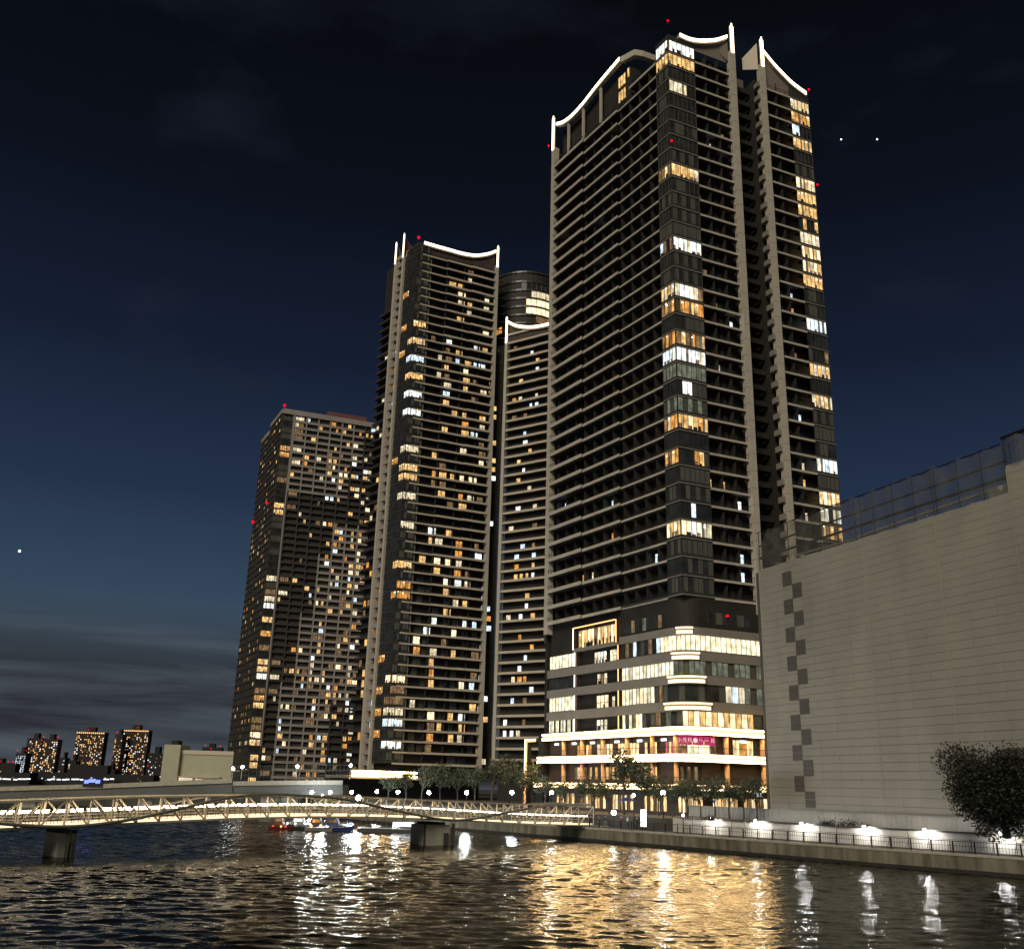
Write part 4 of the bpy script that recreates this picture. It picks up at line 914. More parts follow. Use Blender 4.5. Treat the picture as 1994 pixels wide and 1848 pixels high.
# narrow strip between the two left pillars: tilted by perspective only, a ladder of ledges and dark openings
mb = Split(MT, 'ledge', 'ledges')
for k in range(55):
    z = MZ[k]; ML.box(mb, 9.5, 13.6, -.9, .1, z - .7, z + .75, 'tower_grey')
mw2 = MB(); ML.box(mw2, 9.5, 13.6, -1.5, -1.0, GZ, ztop - 1, 'dark_wall'); ML.box(mw2, 12.6, 13.6, -1.0, -.1, GZ, ztop, 'tower_grey'); mw2.build('wall', MT)
for k in range(2, 54):
    if random.random() < .3: mdoor.put(window(ML, 10.0, 12.4, -.95, MZ[k + 1] + .8, MZ[k] - .75, random.choice(['w_orange', 'w_dim', 'w_dim', 'w_cool']), 1), 1.2)
for k in range(6, 55): ML.box(mb, 14.7, 23.5, -1.7, 0, MZ[k] - .2, MZ[k] + .5, 'tower_dim')
mb.build()
for k in range(6, 54):
    for s_ in (15.5, 18.5, 21.0):
        if random.random() < .22: mdoor.put(window(ML, s_, s_ + 1.8, -1.6, MZ[k + 1] + .5, MZ[k] - .3, random.choice(['w_warm', 'w_orange', 'w_dim', 'w_cream']), 1), 1)
# recess and the lower wing that turns toward us
WG = Fr((-2.6, 311.5), (.845, -.535), flip=True)
if WG.n.y > 0: WG = Fr((-2.6, 311.5), (.845, -.535))
WZ = [158.6 - MH * k for k in range(46)]
rec = Fr((MF.p(29.4, -6, 0).x, MF.p(29.4, -6, 0).y), (.98, .1))
if rec.n.y > 0: rec = Fr((MF.p(29.4, -6, 0).x, MF.p(29.4, -6, 0).y), (.98, .1), flip=True)
mb = MB(); mb.prism([p[:2] for p in (WG.p(0, -1.6, 0), WG.p(34, -1.6, 0), WG.p(34, -16, 0), WG.p(-.5, -14, 0))], GZ, 159, 'dark_wall'); mb.build('wall', MT)
for k in range(46):
    z = WZ[k]; mb = MB(); WG.box(mb, 0, 24, -.1, .15, z - .3, z + .45, 'fascia_pale'); WG.box(mb, 0, 24, -1.6, -.1, z - .2, z, 'soffit'); WG.box(mb, 12, 24, .15, .4, z - .3, z + .4, 'fascia_pale'); mb.build('balcony', MT)
    if k == 45: continue
    for s_ in (1.5, 4.0, 6.2, 8.4, 10.6):
        pr = .12 if s_ < 4 else .3
        if random.random() < pr: m_ = random.choice(['w_warm', 'w_cream', 'w_white', 'w_orange', 'w_dim', 'w_cool'])
        else: continue
        mdoor.put(window(WG, s_, s_ + random.uniform(1.0, 1.9), -1.45, WZ[k + 1] + .5, WZ[k + 1] + 2.3, m_, 1), 3)
mpw = MB(); WG.box(mpw, -1.1, 0, -1.0, .5, 12, 158, 'pillar'); WG.box(mpw, -.95, -.15, .1, .35, 158, 164.5, 'pillar'); po = mpw.build('pillar', MT)
mpw = MB(); WG.box(mpw, -.85, -.25, .5, .65, 155.5, 165.5, 'led_crown'); mpw.build('light_strip', po)
crown(WG, [(.1, 163.6), (3, 161.6), (6.5, 160.2), (10, 159.3), (14, 158.9), (20, 158.9)], 'roof_curve', base=156.0, T=MT, pm='brown', th=.7)
for k in range(54):      # windows in the dark recess
    z0 = MZ[k + 1]
    for s_ in (.3, 2.6):
        if z0 < 150 and random.random() < (.38 if k > 34 else .28): mdoor.put(window(rec, s_, s_ + random.uniform(1.0, 1.7), .05, z0 + .8, z0 + 2.5, random.choice(['w_warm', 'w_orange', 'w_white', 'w_cool', 'w_dim', 'w_cream'] if k > 30 else ['w_warm', 'w_warm', 'w_white']), 1), 2.5)
        elif random.random() < .3: mdoor.put(window(rec, s_, s_ + 1.4, .05, z0 + .8, z0 + 2.4, 'glass', 1), .5)
mb = Split(MT, 'recess_slab', 'recess_slabs', 60)
for k in range(54): rec.box(mb, -.2, 5.5, 0, .12, MZ[k] - .15, MZ[k] + .2, 'spandrel')
rec.box(mb, -.5, 5.6, -.6, 0, 10, 160, 'dark_wall'); mb.build('recess_wall', MT)
# round-fronted upper part behind the wing
rc = Vector((3.5, 338, 0)); RR = 13.5; ra = [R(a_) for a_ in range(190, 360, 8)]
rp = [rc + Vector((math.cos(a_) * RR, math.sin(a_) * RR, 0)) for a_ in ra]
mb = MB(); mb.prism([p[:2] for p in rp] + [(rc + Vector((RR, 12, 0)))[:2], (rc + Vector((-RR, 12, 0)))[:2]], 140, 191.5, 'dark_wall'); mb.build('round_front', MT)
for zz in (191.5, 187.5, 184, 180.6, 177.2, 173.8, 170.4, 167.0):
    mb = MB()
    for p, q in zip(rp, rp[1:]):
        p2, q2 = rc + (p - rc) * 1.03, rc + (q - rc) * 1.03; mb.hexa([p2 + Vector((0, 0, zz - .7)), q2 + Vector((0, 0, zz - .7)), q + Vector((0, 0, zz - .7)), p + Vector((0, 0, zz - .7)), p2 + Vector((0, 0, zz)), q2 + Vector((0, 0, zz)), q + Vector((0, 0, zz)), p + Vector((0, 0, zz))], 'spandrel')
    mb.build('round_ledge', MT)
for zz, m_, i0, i1 in ((180.8, 'w_cream', 11, 17), (177.4, 'w_bright', 10, 17), (174.0, 'w_bright', 10, 17), (170.6, 'w_dim', 12, 17), (167.2, 'w_orange', 3, 5), (184.2, 'glass', 9, 17)):
    q = MB()
    for i in range(i0, i1):
        p, r2 = rc + (rp[i] - rc) * 1.01, rc + (rp[i + 1] - rc) * 1.01; q.poly([p + Vector((0, 0, zz)), r2 + Vector((0, 0, zz)), r2 + Vector((0, 0, zz + 2.5)), p + Vector((0, 0, zz + 2.5))], m_); q.beam(p + Vector((0, 0, zz)), p + Vector((0, 0, zz + 2.5)), .15, .15, 'mullion')
    mwin.put(q, 5)
mwin.finish(); mdoor.finish(); parts_mid.build()
# low podium of the middle tower with its glowing canopy
mb = MB(); MF.box(mb, -20, 24, .3, 12, 8.6, 12.4 - 3.0, 'fascia_grey'); mb.build('podium_roof', MT)
mb = MB(); MF.box(mb, -20, 24, -1, 6, GZ, 8.5, 'dark_wall'); MF.box(mb, -16, 3, 12, 12.3, 9.3, 10.6, 'cream'); po = mb.build('canopy', MT)
mb = MB(); MF.box(mb, -16, 3.5, 12.3, 12.5, 10.3, 10.75, 'led'); MF.box(mb, -16, 3.5, 12.3, 12.5, 9.2, 9.6, 'led'); mb.build('light_strip', po)

# ================================================================== left tower (framed grid facade)
LC = (-113.0, 446.4); LF = Fr(LC, (46.6, 18.4)); LL = Fr(LC, (-18.6, 37.3), flip=True); KH = 3.2
if LF.n.y > 0: LF = Fr(LC, (46.6, 18.4), flip=True)
if LL.n.x > 0: LL = Fr(LC, (-18.6, 37.3))
LT = empty('apartment_tower', (LC[0] + 15, LC[1] + 20, GZ), 'farther apartment tower with a grey grid facade and flat roof', 'tower', 'high-rise apartment towers')
LZ = [178.6 - KH * k for k in range(56)]
mb = MB(); mb.prism([p[:2] for p in (LF.p(0, 0, 0), LF.p(75, 0, 0), LF.p(75, -40, 0), LL.p(24, 0, 0) + LF.e * 30, LL.p(24, 0, 0))], GZ, 181, 'tower_dim')
mb.prism([p[:2] for p in (LL.p(26, 0, 0), LL.p(42, 0, 0), LL.p(42, -20, 0), LL.p(26, -20, 0))], GZ, 178.0, 'tower_dim')
mb.prism([p[:2] for p in (LL.p(24, -3, 0), LL.p(26, -3, 0), LL.p(26, -20, 0), LL.p(24, -20, 0))], GZ, 176.5, 'dark_wall'); mb.build('wall', LT)
mb = MB(); mb.prism([p[:2] for p in (LF.p(22, -1, 0), LF.p(42, -1, 0), LF.p(42, -20, 0), LF.p(22, -20, 0))], 181, 184.2, 'tower_red'); mb.build('roof_house', LT)
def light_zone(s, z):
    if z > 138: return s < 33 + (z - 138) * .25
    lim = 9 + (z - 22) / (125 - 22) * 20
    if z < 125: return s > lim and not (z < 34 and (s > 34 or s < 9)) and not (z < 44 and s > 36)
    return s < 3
bays = [5.4 + 5.9 * i for i in range(12)]
for k in range(1, 55):
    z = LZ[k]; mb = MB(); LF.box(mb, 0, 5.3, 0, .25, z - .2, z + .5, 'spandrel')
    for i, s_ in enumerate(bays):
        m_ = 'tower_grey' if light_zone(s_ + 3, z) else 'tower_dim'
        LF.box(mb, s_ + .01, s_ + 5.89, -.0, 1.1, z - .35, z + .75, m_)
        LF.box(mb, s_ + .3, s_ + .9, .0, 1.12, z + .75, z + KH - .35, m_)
    LL.box(mb, 0.1, 24, 0, .3, z - .2, z + .6, 'tower_dim' if k % 1 == 0 else 'spandrel'); LL.box(mb, 26.1, 42, 0, .3, z - .2, z + .6, 'tower_dim')
    mb.build('balcony', LT)
mb = MB(); LF.box(mb, .0, 75, .0, 1.2, LZ[0] + .1, 181.2, 'tower_grey'); LL.box(mb, 0, 24, 0, .4, LZ[0] + .6, 181.2, 'tower_grey'); LL.box(mb, 26, 42, 0, .4, 176, 178.2, 'tower_grey'); LF.box(mb, 5.2, 5.7, 0, 1.15, 22, LZ[0], 'tower_grey'); mb.build('parapet', LT)
lwin = Collector(LT, 'window', 'windows'); random.seed(77)
pal = ['w_warm', 'w_warm', 'w_warm', 'w_orange', 'w_bright', 'w_cream', 'w_cream', 'w_white', 'w_cool', 'w_dim', 'w_dim']
for k in range(54):
    z1, z0 = LZ[k], LZ[k + 1]
    if random.random() < (.32 if k < 30 else .62): m_ = random.choice(['w_warm', 'w_warm', 'w_orange', 'w_cream', 'w_bright', 'w_dim', 'w_white'])
    else: m_ = random.choice(['glass', 'curtain'])
    lwin.put(window(LF, .5, 5.0, .12, z0 + .55, z1 - .25, m_, 5), 3)
    if random.random() < .25: lwin.put(window(LF, 6.6, 10.6, .12, z0 + .8, z1 - .4, 'w_cream' if random.random() < .5 else 'w_dim', 4), 2)
    for i, s_ in enumerate(bays):
        for off in (1.1, 3.5):
            hot = .42 if i in (3, 4, 5, 6) else .24
            z_ = (z0 - 20) / 160
            if i < 3 and k < 36: hot *= .8
            if z0 < 138 and not light_zone(s_ + 3, z0): hot *= .7 if i > 0 else .2
            if random.random() < hot:
                w_ = random.choice((1.1, 1.6, 2.2)); lwin.put(window(LF, s_ + off, s_ + off + w_, .5, z0 + .8, z0 + 2.75, random.choice(pal), 2 if w_ > 1 else 1, fw=.12), 2 * w_)
    for s_ in [1.5 + 2.8 * i for i in range(14)]:
        if 22 < s_ < 27: continue
        if random.random() < .2: lwin.put(window(LL, s_, s_ + random.choice((1.0, 1.8)), .06, z0 + .8, z0 + 2.4, random.choice(['w_warm', 'w_dim', 'w_dim', 'w_cream', 'w_orange']), 1), 1)
lwin.finish()
beacon(LT, LF.p(.5, 0, 183.2), .7); beacon(LT, LL.p(12, .5, 136), .6); beacon(LT, LL.p(40, .5, 133), .7)

# ================================================================== far skyline
def far_tower(x0, x1, ytop, Y, label, dens=.5, base='far_brown', crownm=None, beac=(), wm=('far_warm', 'far_warm', 'far_dim', 'far_white'), cw=None, ybase=1502, cat='building', grp='buildings on the far skyline', depth=7, seed=1):
    random.seed(seed); a_, b_ = atY(x0, ytop, Y), atY(x1, ytop, Y); h = (a_.z + b_.z) / 2
    o_ = empty('far_building', ((a_.x + b_.x) / 2, Y, GZ), label, cat, grp); fr = Fr((a_.x, Y), (1, 0))
    if fr.n.y > 0: fr = Fr((a_.x, Y), (1, 0), flip=True)
    w = b_.x - a_.x; mb = MB(); mb.box(a_.x, b_.x, Y, Y + depth, GZ, h, base)
    mb.box(a_.x + w * .3, a_.x + w * .6, Y + 2, Y + 6, h, h + 3.5, base); mb.build('wall', o_)
    c_ = Collector(o_, 'window', 'windows'); px = Y / 1900
    cw = cw or 3.6 * px; rhh = 3.2 * px; nx = max(1, int(w / cw)); cw = w / nx; nz_ = max(1, int((h - GZ - 2) / rhh))
    for i in range(nx):
        colp = random.uniform(.5, 1.5)
        for j in range(nz_):
            if random.random() < dens * colp:
                s0 = i * cw + cw * random.uniform(.05, .3); z0 = GZ + 1 + j * rhh; mb = MB(); fr.box(mb, s0, s0 + cw * random.uniform(.35, .62), -.1, .06, z0, z0 + rhh * .56, random.choice(wm)); c_.put(mb)
    c_.finish()
    if crownm:
        mb = MB(); fr.box(mb, 0, w, 0, .3, h - rhh * .8, h - .2, base); 
        i = 0
        while i * cw < w - cw * .4: fr.box(mb, i * cw + cw * .1, i * cw + cw * .7, .3, .5, h - rhh * .9, h - rhh * .2, crownm); i += 1
        mb.build('lit_cornice', o_)
    for (u_, v_) in beac:
        p = Vector((a_.x + w * u_, Y - .5, GZ + (h - GZ) * v_ + (1.5 if v_ >= 1 else 0))); mb = MB(); mb.ball(p, .9 * px, 'beacon', 6, 4); mb.beam(p - Vector((0, 0, 1.5)), p, .2, .2, 'far_dark'); mb.build('warning_light', o_)
    return o_
far_tower(85, 114, 1439, 700, 'far tower block in two dark slabs, right slab of the leftmost pair', .5, beac=[(.0, 1), (.97, 1)], seed=2)
far_tower(54, 84, 1437, 705, 'far tower block with a white sign light on top, left slab of the leftmost pair', .45, beac=[(.97, .95)], seed=3)
far_tower(150, 205, 1425, 720, 'far tower block with an unbroken row of lights along its roof', .45, crownm='far_warm', beac=[(.4, 1), (.02, .45)], seed=4)
far_tower(241, 291, 1421, 700, 'broad far tower block with a bright top floor and a red lamp', .42, crownm='far_warm', beac=[(.55, 1), (.1, .55)], seed=5)
far_tower(225, 240, 1430, 690, 'slim far tower block joined beside the broad one', .4, beac=[(.2, 1), (.0, .4)], seed=6)
far_tower(32, 52, 1466, 600, 'far office block with cool white windows', .7, wm=('far_cool', 'far_cool', 'far_white'), beac=[(.1, 1), (.95, 1)], seed=7)
far_tower(117, 128, 1475, 640, 'small far block with a green-white sign wall', .5, wm=('far_cool',), seed=8)
far_tower(289, 320, 1466, 560, 'dark low block beside the pale hall with a few white windows', .12, base='far_dark', wm=('far_white', 'far_dim'), beac=[(.1, .6)], seed=9)
far_tower(134, 149, 1480, 600, 'narrow dark block left of the roof-lit tower', .2, base='far_dark', seed=12)
far_tower(206, 224, 1498, 600, 'low dark block between the two tallest far towers', .2, base='far_dark', seed=13)
far_tower(-40, 30, 1487, 650, 'long low building at the left edge with warm windows', .3, base='far_dark', wm=('far_warm', 'far_dim'), beac=[(.58, 1), (.8, 1), (.93, 1)], seed=14)
far_tower(-30, 60, 1503, 420, 'low dark warehouse behind the road bridge, at the left edge', .05, base='far_dark', wm=('far_dim',), seed=15)
far_tower(62, 300, 1506, 430, 'long low dark building with white lights behind the road bridge', .04, base='far_dark', wm=('far_white', 'far_dim'), seed=16)
far_tower(394, 432, 1455, 900, 'distant crane site and low roofs behind the pale hall', .02, base='far_dark', wm=('far_dim',), beac=[(.15, 1.0), (.45, .97), (.9, 1.0)], seed=17)
mb = MB(); p = atY(94, 1441, 690)      # bright sign light on the left slab
# pale windowless hall
random.seed(4)
Yh = 300.0; a_, b_ = atY(325, 1461, Yh), atY(436, 1461, Yh); hl = empty('hall', (a_.x + 8, Yh, GZ), 'pale green windowless hall with a lit arched entrance beside the grid tower', 'building')
mb = MB(); mb.box(a_.x + 4.5, b_.x + 3, Yh, Yh + 20, GZ, a_.z, 'hall'); mb.box(a_.x - .4, a_.x + 4.4, Yh - 1.5, Yh + 8, GZ, atY(340, 1450, Yh).z, 'hall')
mb.box(a_.x + 4.5, b_.x + 3, Yh - .25, Yh - .003, a_.z - .9, a_.z + .25, 'cream'); mb.box(a_.x + 1, a_.x + 3, Yh, Yh + 4, a_.z, atY(335, 1441, Yh).z, 'far_dark'); mb.build('wall', hl)
mb = MB(); e0, e1 = atY(348, 1516, Yh - 2), atY(424, 1516, Yh - 2); n_ = 14
for i in range(n_):
    u0, u1 = i / n_, (i + 1) / n_; x0_, x1_ = e0.x + (e1.x - e0.x) * u0, e0.x + (e1.x - e0.x) * u1
    hh = lambda u: GZ + 2.2 + 1.9 * math.sqrt(max(0, 1 - u ** 2.2))
    if i == 5: continue
    mb.poly([(x0_, Yh - 2, GZ), (x1_ - .05, Yh - 2, GZ), (x1_ - .05, Yh - 2, hh(u1)), (x0_, Yh - 2, hh(u0))], 'w_cream')
mb.build('window', hl)
mb = MB(); mb.box(e0.x - .3, e1.x + .5, Yh - 2.2, Yh, GZ + 4.25, GZ + 4.5, 'cream'); mb.build('awning', hl)

# ================================================================== road bridge behind the footbridge
rb = empty('road_bridge', (-40, 232, 0), 'long grey road bridge crossing behind the truss footbridge', 'bridge')
Yr = 232.0
def rpt(x, y): return atY(x, y, Yr)
tops = [(-60, 1533), (0, 1531.5), (200, 1526), (395, 1518), (453, 1515.5)]; bots = [(-60, 1556), (0, 1554), (200, 1552), (395, 1549), (453, 1548.5)]
tops2 = [(455, 1521), (560, 1519.5), (668, 1519)]; bots2 = [(455, 1549), (560, 1548), (668, 1547)]
mb = MB(); mk = MB()
for T_, B_ in ((tops, bots), (tops2, bots2)):
    for i in range(len(T_) - 1):
        a_, b_, c_, d_ = rpt(*B_[i]), rpt(*B_[i + 1]), rpt(*T_[i + 1]), rpt(*T_[i]); o2 = Vector((0, 9, 0)); o1 = Vector((0, -.35, 0)); zz = Vector((0, 0, .95))
        mb.hexa([a_, b_, b_ + o2, a_ + o2, d_ - zz, c_ - zz, c_ - zz + o2, d_ - zz + o2], 'girder')
        mk.hexa([d_ - zz + o1, c_ - zz + o1, c_ - zz, d_ - zz, d_ + o1, c_ + o1, c_, d_], 'concrete_pale')
        mb.hexa([a_ + o1 * 1.6, b_ + o1 * 1.6, b_, a_, a_ + o1 * 1.6 + Vector((0, 0, .3)), b_ + o1 * 1.6 + Vector((0, 0, .3)), b_ + Vector((0, 0, .3)), a_ + Vector((0, 0, .3))], 'girder')
mb.build('girder', rb); mk.build('parapet', rb)
for x in (52, 280, 520):
    p = rpt(x, 1556); mb = MB(); mb.box(p.x - 1.6, p.x + 1.6, Yr + 1, Yr + 7, -1, p.z + .4, 'pier_concrete'); mb.build('pier', rb)
# mesh fence on the near half, with globe lamps
mf = empty('bridge_fence', rpt(560, 1519), 'tall pale mesh fence with globe lamps on the road bridge', 'fence')
mb = MB(); a_, b_ = rpt(455, 1519), rpt(690, 1517)
for u in range(34):
    p = a_ + (b_ - a_) * (u / 33); mb.beam(p, p + Vector((0, 0, 3.1)), .045, .045, 'girder')
for hgt in (1.0, 2.0, 3.1): mb.beam(a_ + Vector((0, 0, hgt)), b_ + Vector((0, 0, hgt)), .05, .05, 'girder')
mb.build('mesh', mf)
for i, (x, y) in enumerate(((454, 1496), (472, 1493), (579, 1492), (683, 1490))):
    p = rpt(x, y); mb = MB(); mb.beam(Vector((p.x, p.y - .1, rpt(x, 1518).z)), p + Vector((0, -.1, 0)), .1, .1, 'cream'); mb.beam(p + Vector((0, -.1, -.5)), p + Vector((1.4, -.1, -.5)), .08, .08, 'cream'); po = mb.build('lamp_post', mf)
    mb = MB(); mb.ball(p, .34, 'lamp_soft', 8, 6); mb.build('globe', po)
# blue sign under the road
bs = empty('neon_sign', rpt(183, 1524), 'bright blue illuminated sign on the road bridge', 'sign'); mb = MB()
for i in range(7): p = rpt(169 + i * 4.4, 1522 - (2 if 1 < i < 5 else 0)); mb.box(p.x - .2, p.x + .2, Yr - .9, Yr - .7, p.z - .35, p.z + .4, 'sign_blue')
mb.build('lettering', bs); mb = MB(); p = rpt(183, 1523); mb.box(p.x - 2.2, p.x + 2.2, Yr - .7, Yr - .4, p.z - .9, p.z + .9, 'far_dark'); mb.build('board', bs)
# lights of traffic and quay buildings seen over and under the girder
lb = empty('quay_shed', rpt(120, 1516), 'low lit shed with a white strip of lights beyond the road bridge', 'shed')
mb = MB(); p, q = atY(95, 1519, 262), atY(222, 1514, 262); mb.box(p.x, q.x, 263, 268, GZ, p.z + .2, 'far_dark'); mb.build('wall', lb)
for i in range(24):
    x = 0 + i * 9.5 + random.uniform(-2, 2)
    if 60 < x < 90: continue
    mb = MB(); p = atY(x, 1517 + random.uniform(-1, 1), 261); mb.box(p.x - .5, p.x + .5, 260.9, 261, p.z - .16, p.z + .16, 'far_white'); mb.build('lamp', lb)

# ================================================================== truss footbridge
P0 = Vector((-8.8, 127.4, 0)); DD = Vector((.652, .758, 0)).normalized(); NN = Vector((.758, -.652, 0))
fbr = empty('footbridge', P0 + Vector((0, 0, 0)), 'pale steel truss footbridge with glowing handrails across the canal', 'bridge')
def interp(tab, t_):
    if t_ <= tab[0][0]: return tab[0][1] + (tab[1][1] - tab[0][1]) / (tab[1][0] - tab[0][0]) * (t_ - tab[0][0])
    for (a_, x0), (b_, x1) in zip(tab, tab[1:]):
        if t_ <= b_: return x0 + (x1 - x0) * (t_ - a_) / (b_ - a_)
    return tab[-1][1]
BOT = [(-140, 1.5), (-80, 1.5), (-60, 2.2), (-46.9, 2.55), (-38.5, 2.85), (-30, 3.15), (-20.3, 3.3), (-11.5, 3.25), (1.9, 2.9), (15.7, 2.35), (27, 2.1), (33, 2.05)]
TOP = [(-140, 3.6), (-80, 3.6), (-60, 4.2), (-47.3, 4.75), (-40.2, 5.05), (-30, 5.3), (-20, 5.45), (-11.7, 5.4), (-3.8, 5.2), (8.2, 4.95), (27, 4.65), (33, 4.6)]
PIPE = [(-140, 1.7), (-118, 3.7), (-96, 1.7), (-76, 3.7), (-66, 4.2), (-60, 3.8), (-52.6, 2.8), (-47.4, 2.45), (-42.5, 2.85), (-37.1, 3.85), (-31.3, 5.15), (-25.5, 5.55), (-16.6, 5.25), (-9.0, 4.1), (0.2, 2.85), (4.5, 2.9), (9.3, 3.5), (19.9, 4.7), (28.2, 4.95), (31, 4.9)]
posts = [-140 + 2.92 * i for i in range(26)] + [-64, -61.3, -58.6, -56, -53.6, -51.4, -49.4, -47.2, -45.0, -42.9, -40.4, -38.1, -35.8, -33.2, -30.7, -28.3, -25.8, -23.1, -20.4, -17.8, -15.1, -12.4, -9.5, -6.6, -3.7, -0.8, 2.2, 5.1, 8.2, 11.3, 14.6, 17.8, 21.0, 24.3, 27.8, 31.4]
def bp_(t_, off, z): return P0 + DD * t_ + NN * off + Vector((0, 0, z))
NEAR, FAR_ = 2.0, -2.0
for side in (NEAR, FAR_):
    mt = 'truss'
    for nm, tab, w in (('bottom_chord', BOT, .22), ('top_chord', TOP, .18)):
        mb = MB()
        for a_, b_ in zip(posts, posts[1:]): mb.beam(bp_(a_, side, interp(tab, a_)), bp_(b_, side, interp(tab, b_)), w, w * .8, mt)
        mb.build(nm, fbr)
    for i, t_ in enumerate(posts):
        mb = MB(); mb.beam(bp_(t_, side, interp(BOT, t_)), bp_(t_, side, interp(TOP, t_)), .16, .15, mt); mb.build('post', fbr)
    for a_, b_ in zip(posts, posts[1:]):
        mid = (a_ + b_) / 2; mb = MB()
        up_ = -48 > mid or (-18 < mid < -1) or mid > 14.5
        if up_: mb.beam(bp_(a_, side, interp(BOT, a_)), bp_(b_, side, interp(TOP, b_)), .12, .12, mt)
        else: mb.beam(bp_(a_, side, interp(TOP, a_)), bp_(b_, side, interp(BOT, b_)), .12, .12, mt)
        mb.build('diagonal', fbr)
    # curved outer pipe that dips over the piers
    pts = []; t_ = -140
    off = side + (.25 if side > 0 else -.25)
    while t_ <= 31: pts.append(t_); t_ += .8
    def pz(x):   # smoothed
        return sum(interp(PIPE, x + q) for q in (-2, -1, 0, 1, 2)) / 5
    mb = MB(); mb.tube([bp_(x, off, pz(x)) for x in pts], .15, 'truss_dim', 8); mb.build('arch_pipe', fbr, smooth=True)
mb = MB(); mg = MB(); mw_ = MB()
for a_, b_ in zip(posts, posts[1:]):
    za, zb_ = interp(BOT, a_) + .12, interp(BOT, b_) + .12
    mb.hexa([bp_(a_, 1.75, za - .2), bp_(b_, 1.75, zb_ - .2), bp_(b_, -1.75, zb_ - .2), bp_(a_, -1.75, za - .2), bp_(a_, 1.75, za), bp_(b_, 1.75, zb_), bp_(b_, -1.75, zb_), bp_(a_, -1.75, za)], 'deck')
    for side in (1.62, -1.62):
        for hz in (.35, .62, .9): mg.beam(bp_(a_, side, za + hz), bp_(b_, side, zb_ + hz), .06, .07, 'cream')
mb.build('deck', fbr); mg.build('rail', fbr)
for side in (1.78, -1.78):
    mb = MB()
    for a_, b_ in zip(posts, posts[1:]): mb.beam(bp_(a_, side, interp(BOT, a_) + .18), bp_(b_, side, interp(BOT, b_) + .18), .03, .2, 'led_kerb')
    mb.build('kerb_light', fbr)
t_ = posts[0]
mb = MB()
while t_ < posts[-1]:
    for side in (1.64, -1.64):
        z = interp(BOT, t_) + .12; mg2 = mb; mb.beam(bp_(t_, side, z), bp_(t_, side, z + 1.1), .04, .04, 'metal_dark')
    t_ += .62
mb.build('baluster', fbr, kind='stuff')
t_ = -138      # glowing handrail, in lengths
while t_ < 30.5:
    mb = MB()
    for side in (1.55, -1.55):
        mb.beam(bp_(t_, side, interp(BOT, t_) + 1.22), bp_(t_ + 1.15, side, interp(BOT, t_ + 1.15) + 1.22), .07, .09, 'led_bridge')
    mb.build('light_strip', fbr); t_ += 1.55
for c_ in (-96.0, -46.3, 0.0):
    zt = interp(BOT, c_) - .35; mb = MB(); L_, w_ = 1.5, 2.6
    q = [bp_(c_ - .8, 1.35, 0), bp_(c_ + .8, 1.35, 0), bp_(c_ + .8, -1.2, 0), bp_(c_ - .8, -1.2, 0)]
    if c_ > -1: q = [bp_(c_ - 2.0, 1.2, 0), bp_(c_ + 1.3, 2.1, 0), bp_(c_ + 2.0, -1.8, 0), bp_(c_ - 1.2, -2.2, 0)]
    mb.hexa([v + Vector((0, 0, -1)) for v in q] + [v + Vector((0, 0, zt - .25)) for v in q], 'pier_concrete')
    mb.beam(bp_(c_, 2.0, zt - .1), bp_(c_, -2.0, zt - .1), .9, .3, 'timber_dark'); po = mb.build('pier', fbr)
    mb = MB()
    if c_ < -10:
        v = bp_(c_ + .1, 1.75, 0); mb.box(v.x - .28, v.x + .28, v.y - .3, v.y + .3, -1, 1.2, 'timber_dark'); mb.box(v.x - .1, v.x + .1, v.y - .5, v.y - .3, -1, 2.3, 'timber_dark')
    else:
        v = q[1]; mb.box(v.x + .2, v.x + .55, v.y - .3, v.y + .1, -1, 2.5, 'timber_dark'); mb.build('fender', po); mb = MB(); mb.box(v.x - .8, v.x - .2, v.y - .5, v.y - .2, -1, 1.4, 'timber_dark'); mb.build('fender', po); mb = MB(); v = q[0]; mb.box(v.x - .2, v.x - .02, v.y - .2, v.y, -1, 2.7, 'timber_dark')
    mb.build('fender', po)
mb = MB(); q = [bp_(28.5, 2.4, 0), bp_(35, 2.4, 0), bp_(35, -2.4, 0), bp_(28.5, -2.4, 0)]; mb.hexa([v + Vector((0, 0, TZ)) for v in q] + [v + Vector((0, 0, 1.95)) for v in q], 'concrete'); mb.build('abutment', fbr)

# ================================================================== promenade lamps
def lamp(p, i, lab, grp='promenade lamps', m_='lamp_white', r_=.22, arm=True):
    base = Vector((p.x, p.y, TZ if p.z < 9 else TZ)); o_ = empty('street_lamp', base, lab, 'street lamp', grp)
    mb = MB(); mb.tube([base, Vector((p.x, p.y, p.z - .25))], .09, 'metal_dark', 6, .05); mb.tube([Vector((p.x, p.y, p.z - .25)), Vector((p.x, p.y, p.z - .2))], .18, 'metal_dark', 8); mb.build('pole', o_)
    mb = MB(); mb.ball(p, r_, m_, 8, 6); mb.build('globe', o_)
lx = [(536, 1542), (545, 1542), (575, 1542), (607, 1542), (643, 1542), (685, 1542), (734, 1541), (775, 1542), (835, 1543), (909, 1543), (997, 1543)]
for i, (x, y) in enumerate(lx):
    d_ = ray(x, y); best = None
    for j in range(0, 2000):
        q = along(j * .1, 4.0)
        e_ = abs(q.x / q.y - d_.x / d_.y)
        if best is None or e_ < best[0]: best = (e_, q)
    q = best[1]; lamp(atY(x, y, q.y), i, f'white lamp on the far promenade above the footbridge, {ordn[i]} from the left', m_='lamp_white', r_=.22 + q.y * .0005)
for (x, y, r_, lab) in ((628, 1552, .42, 'large brilliant lamp over the moored boats, left of the pair'), (698, 1553, .42, 'large brilliant lamp over the moored boats, right of the pair')): lamp(atY(x, y, 168), 0, lab, 'brilliant mooring lamps', 'lamp_white', r_)
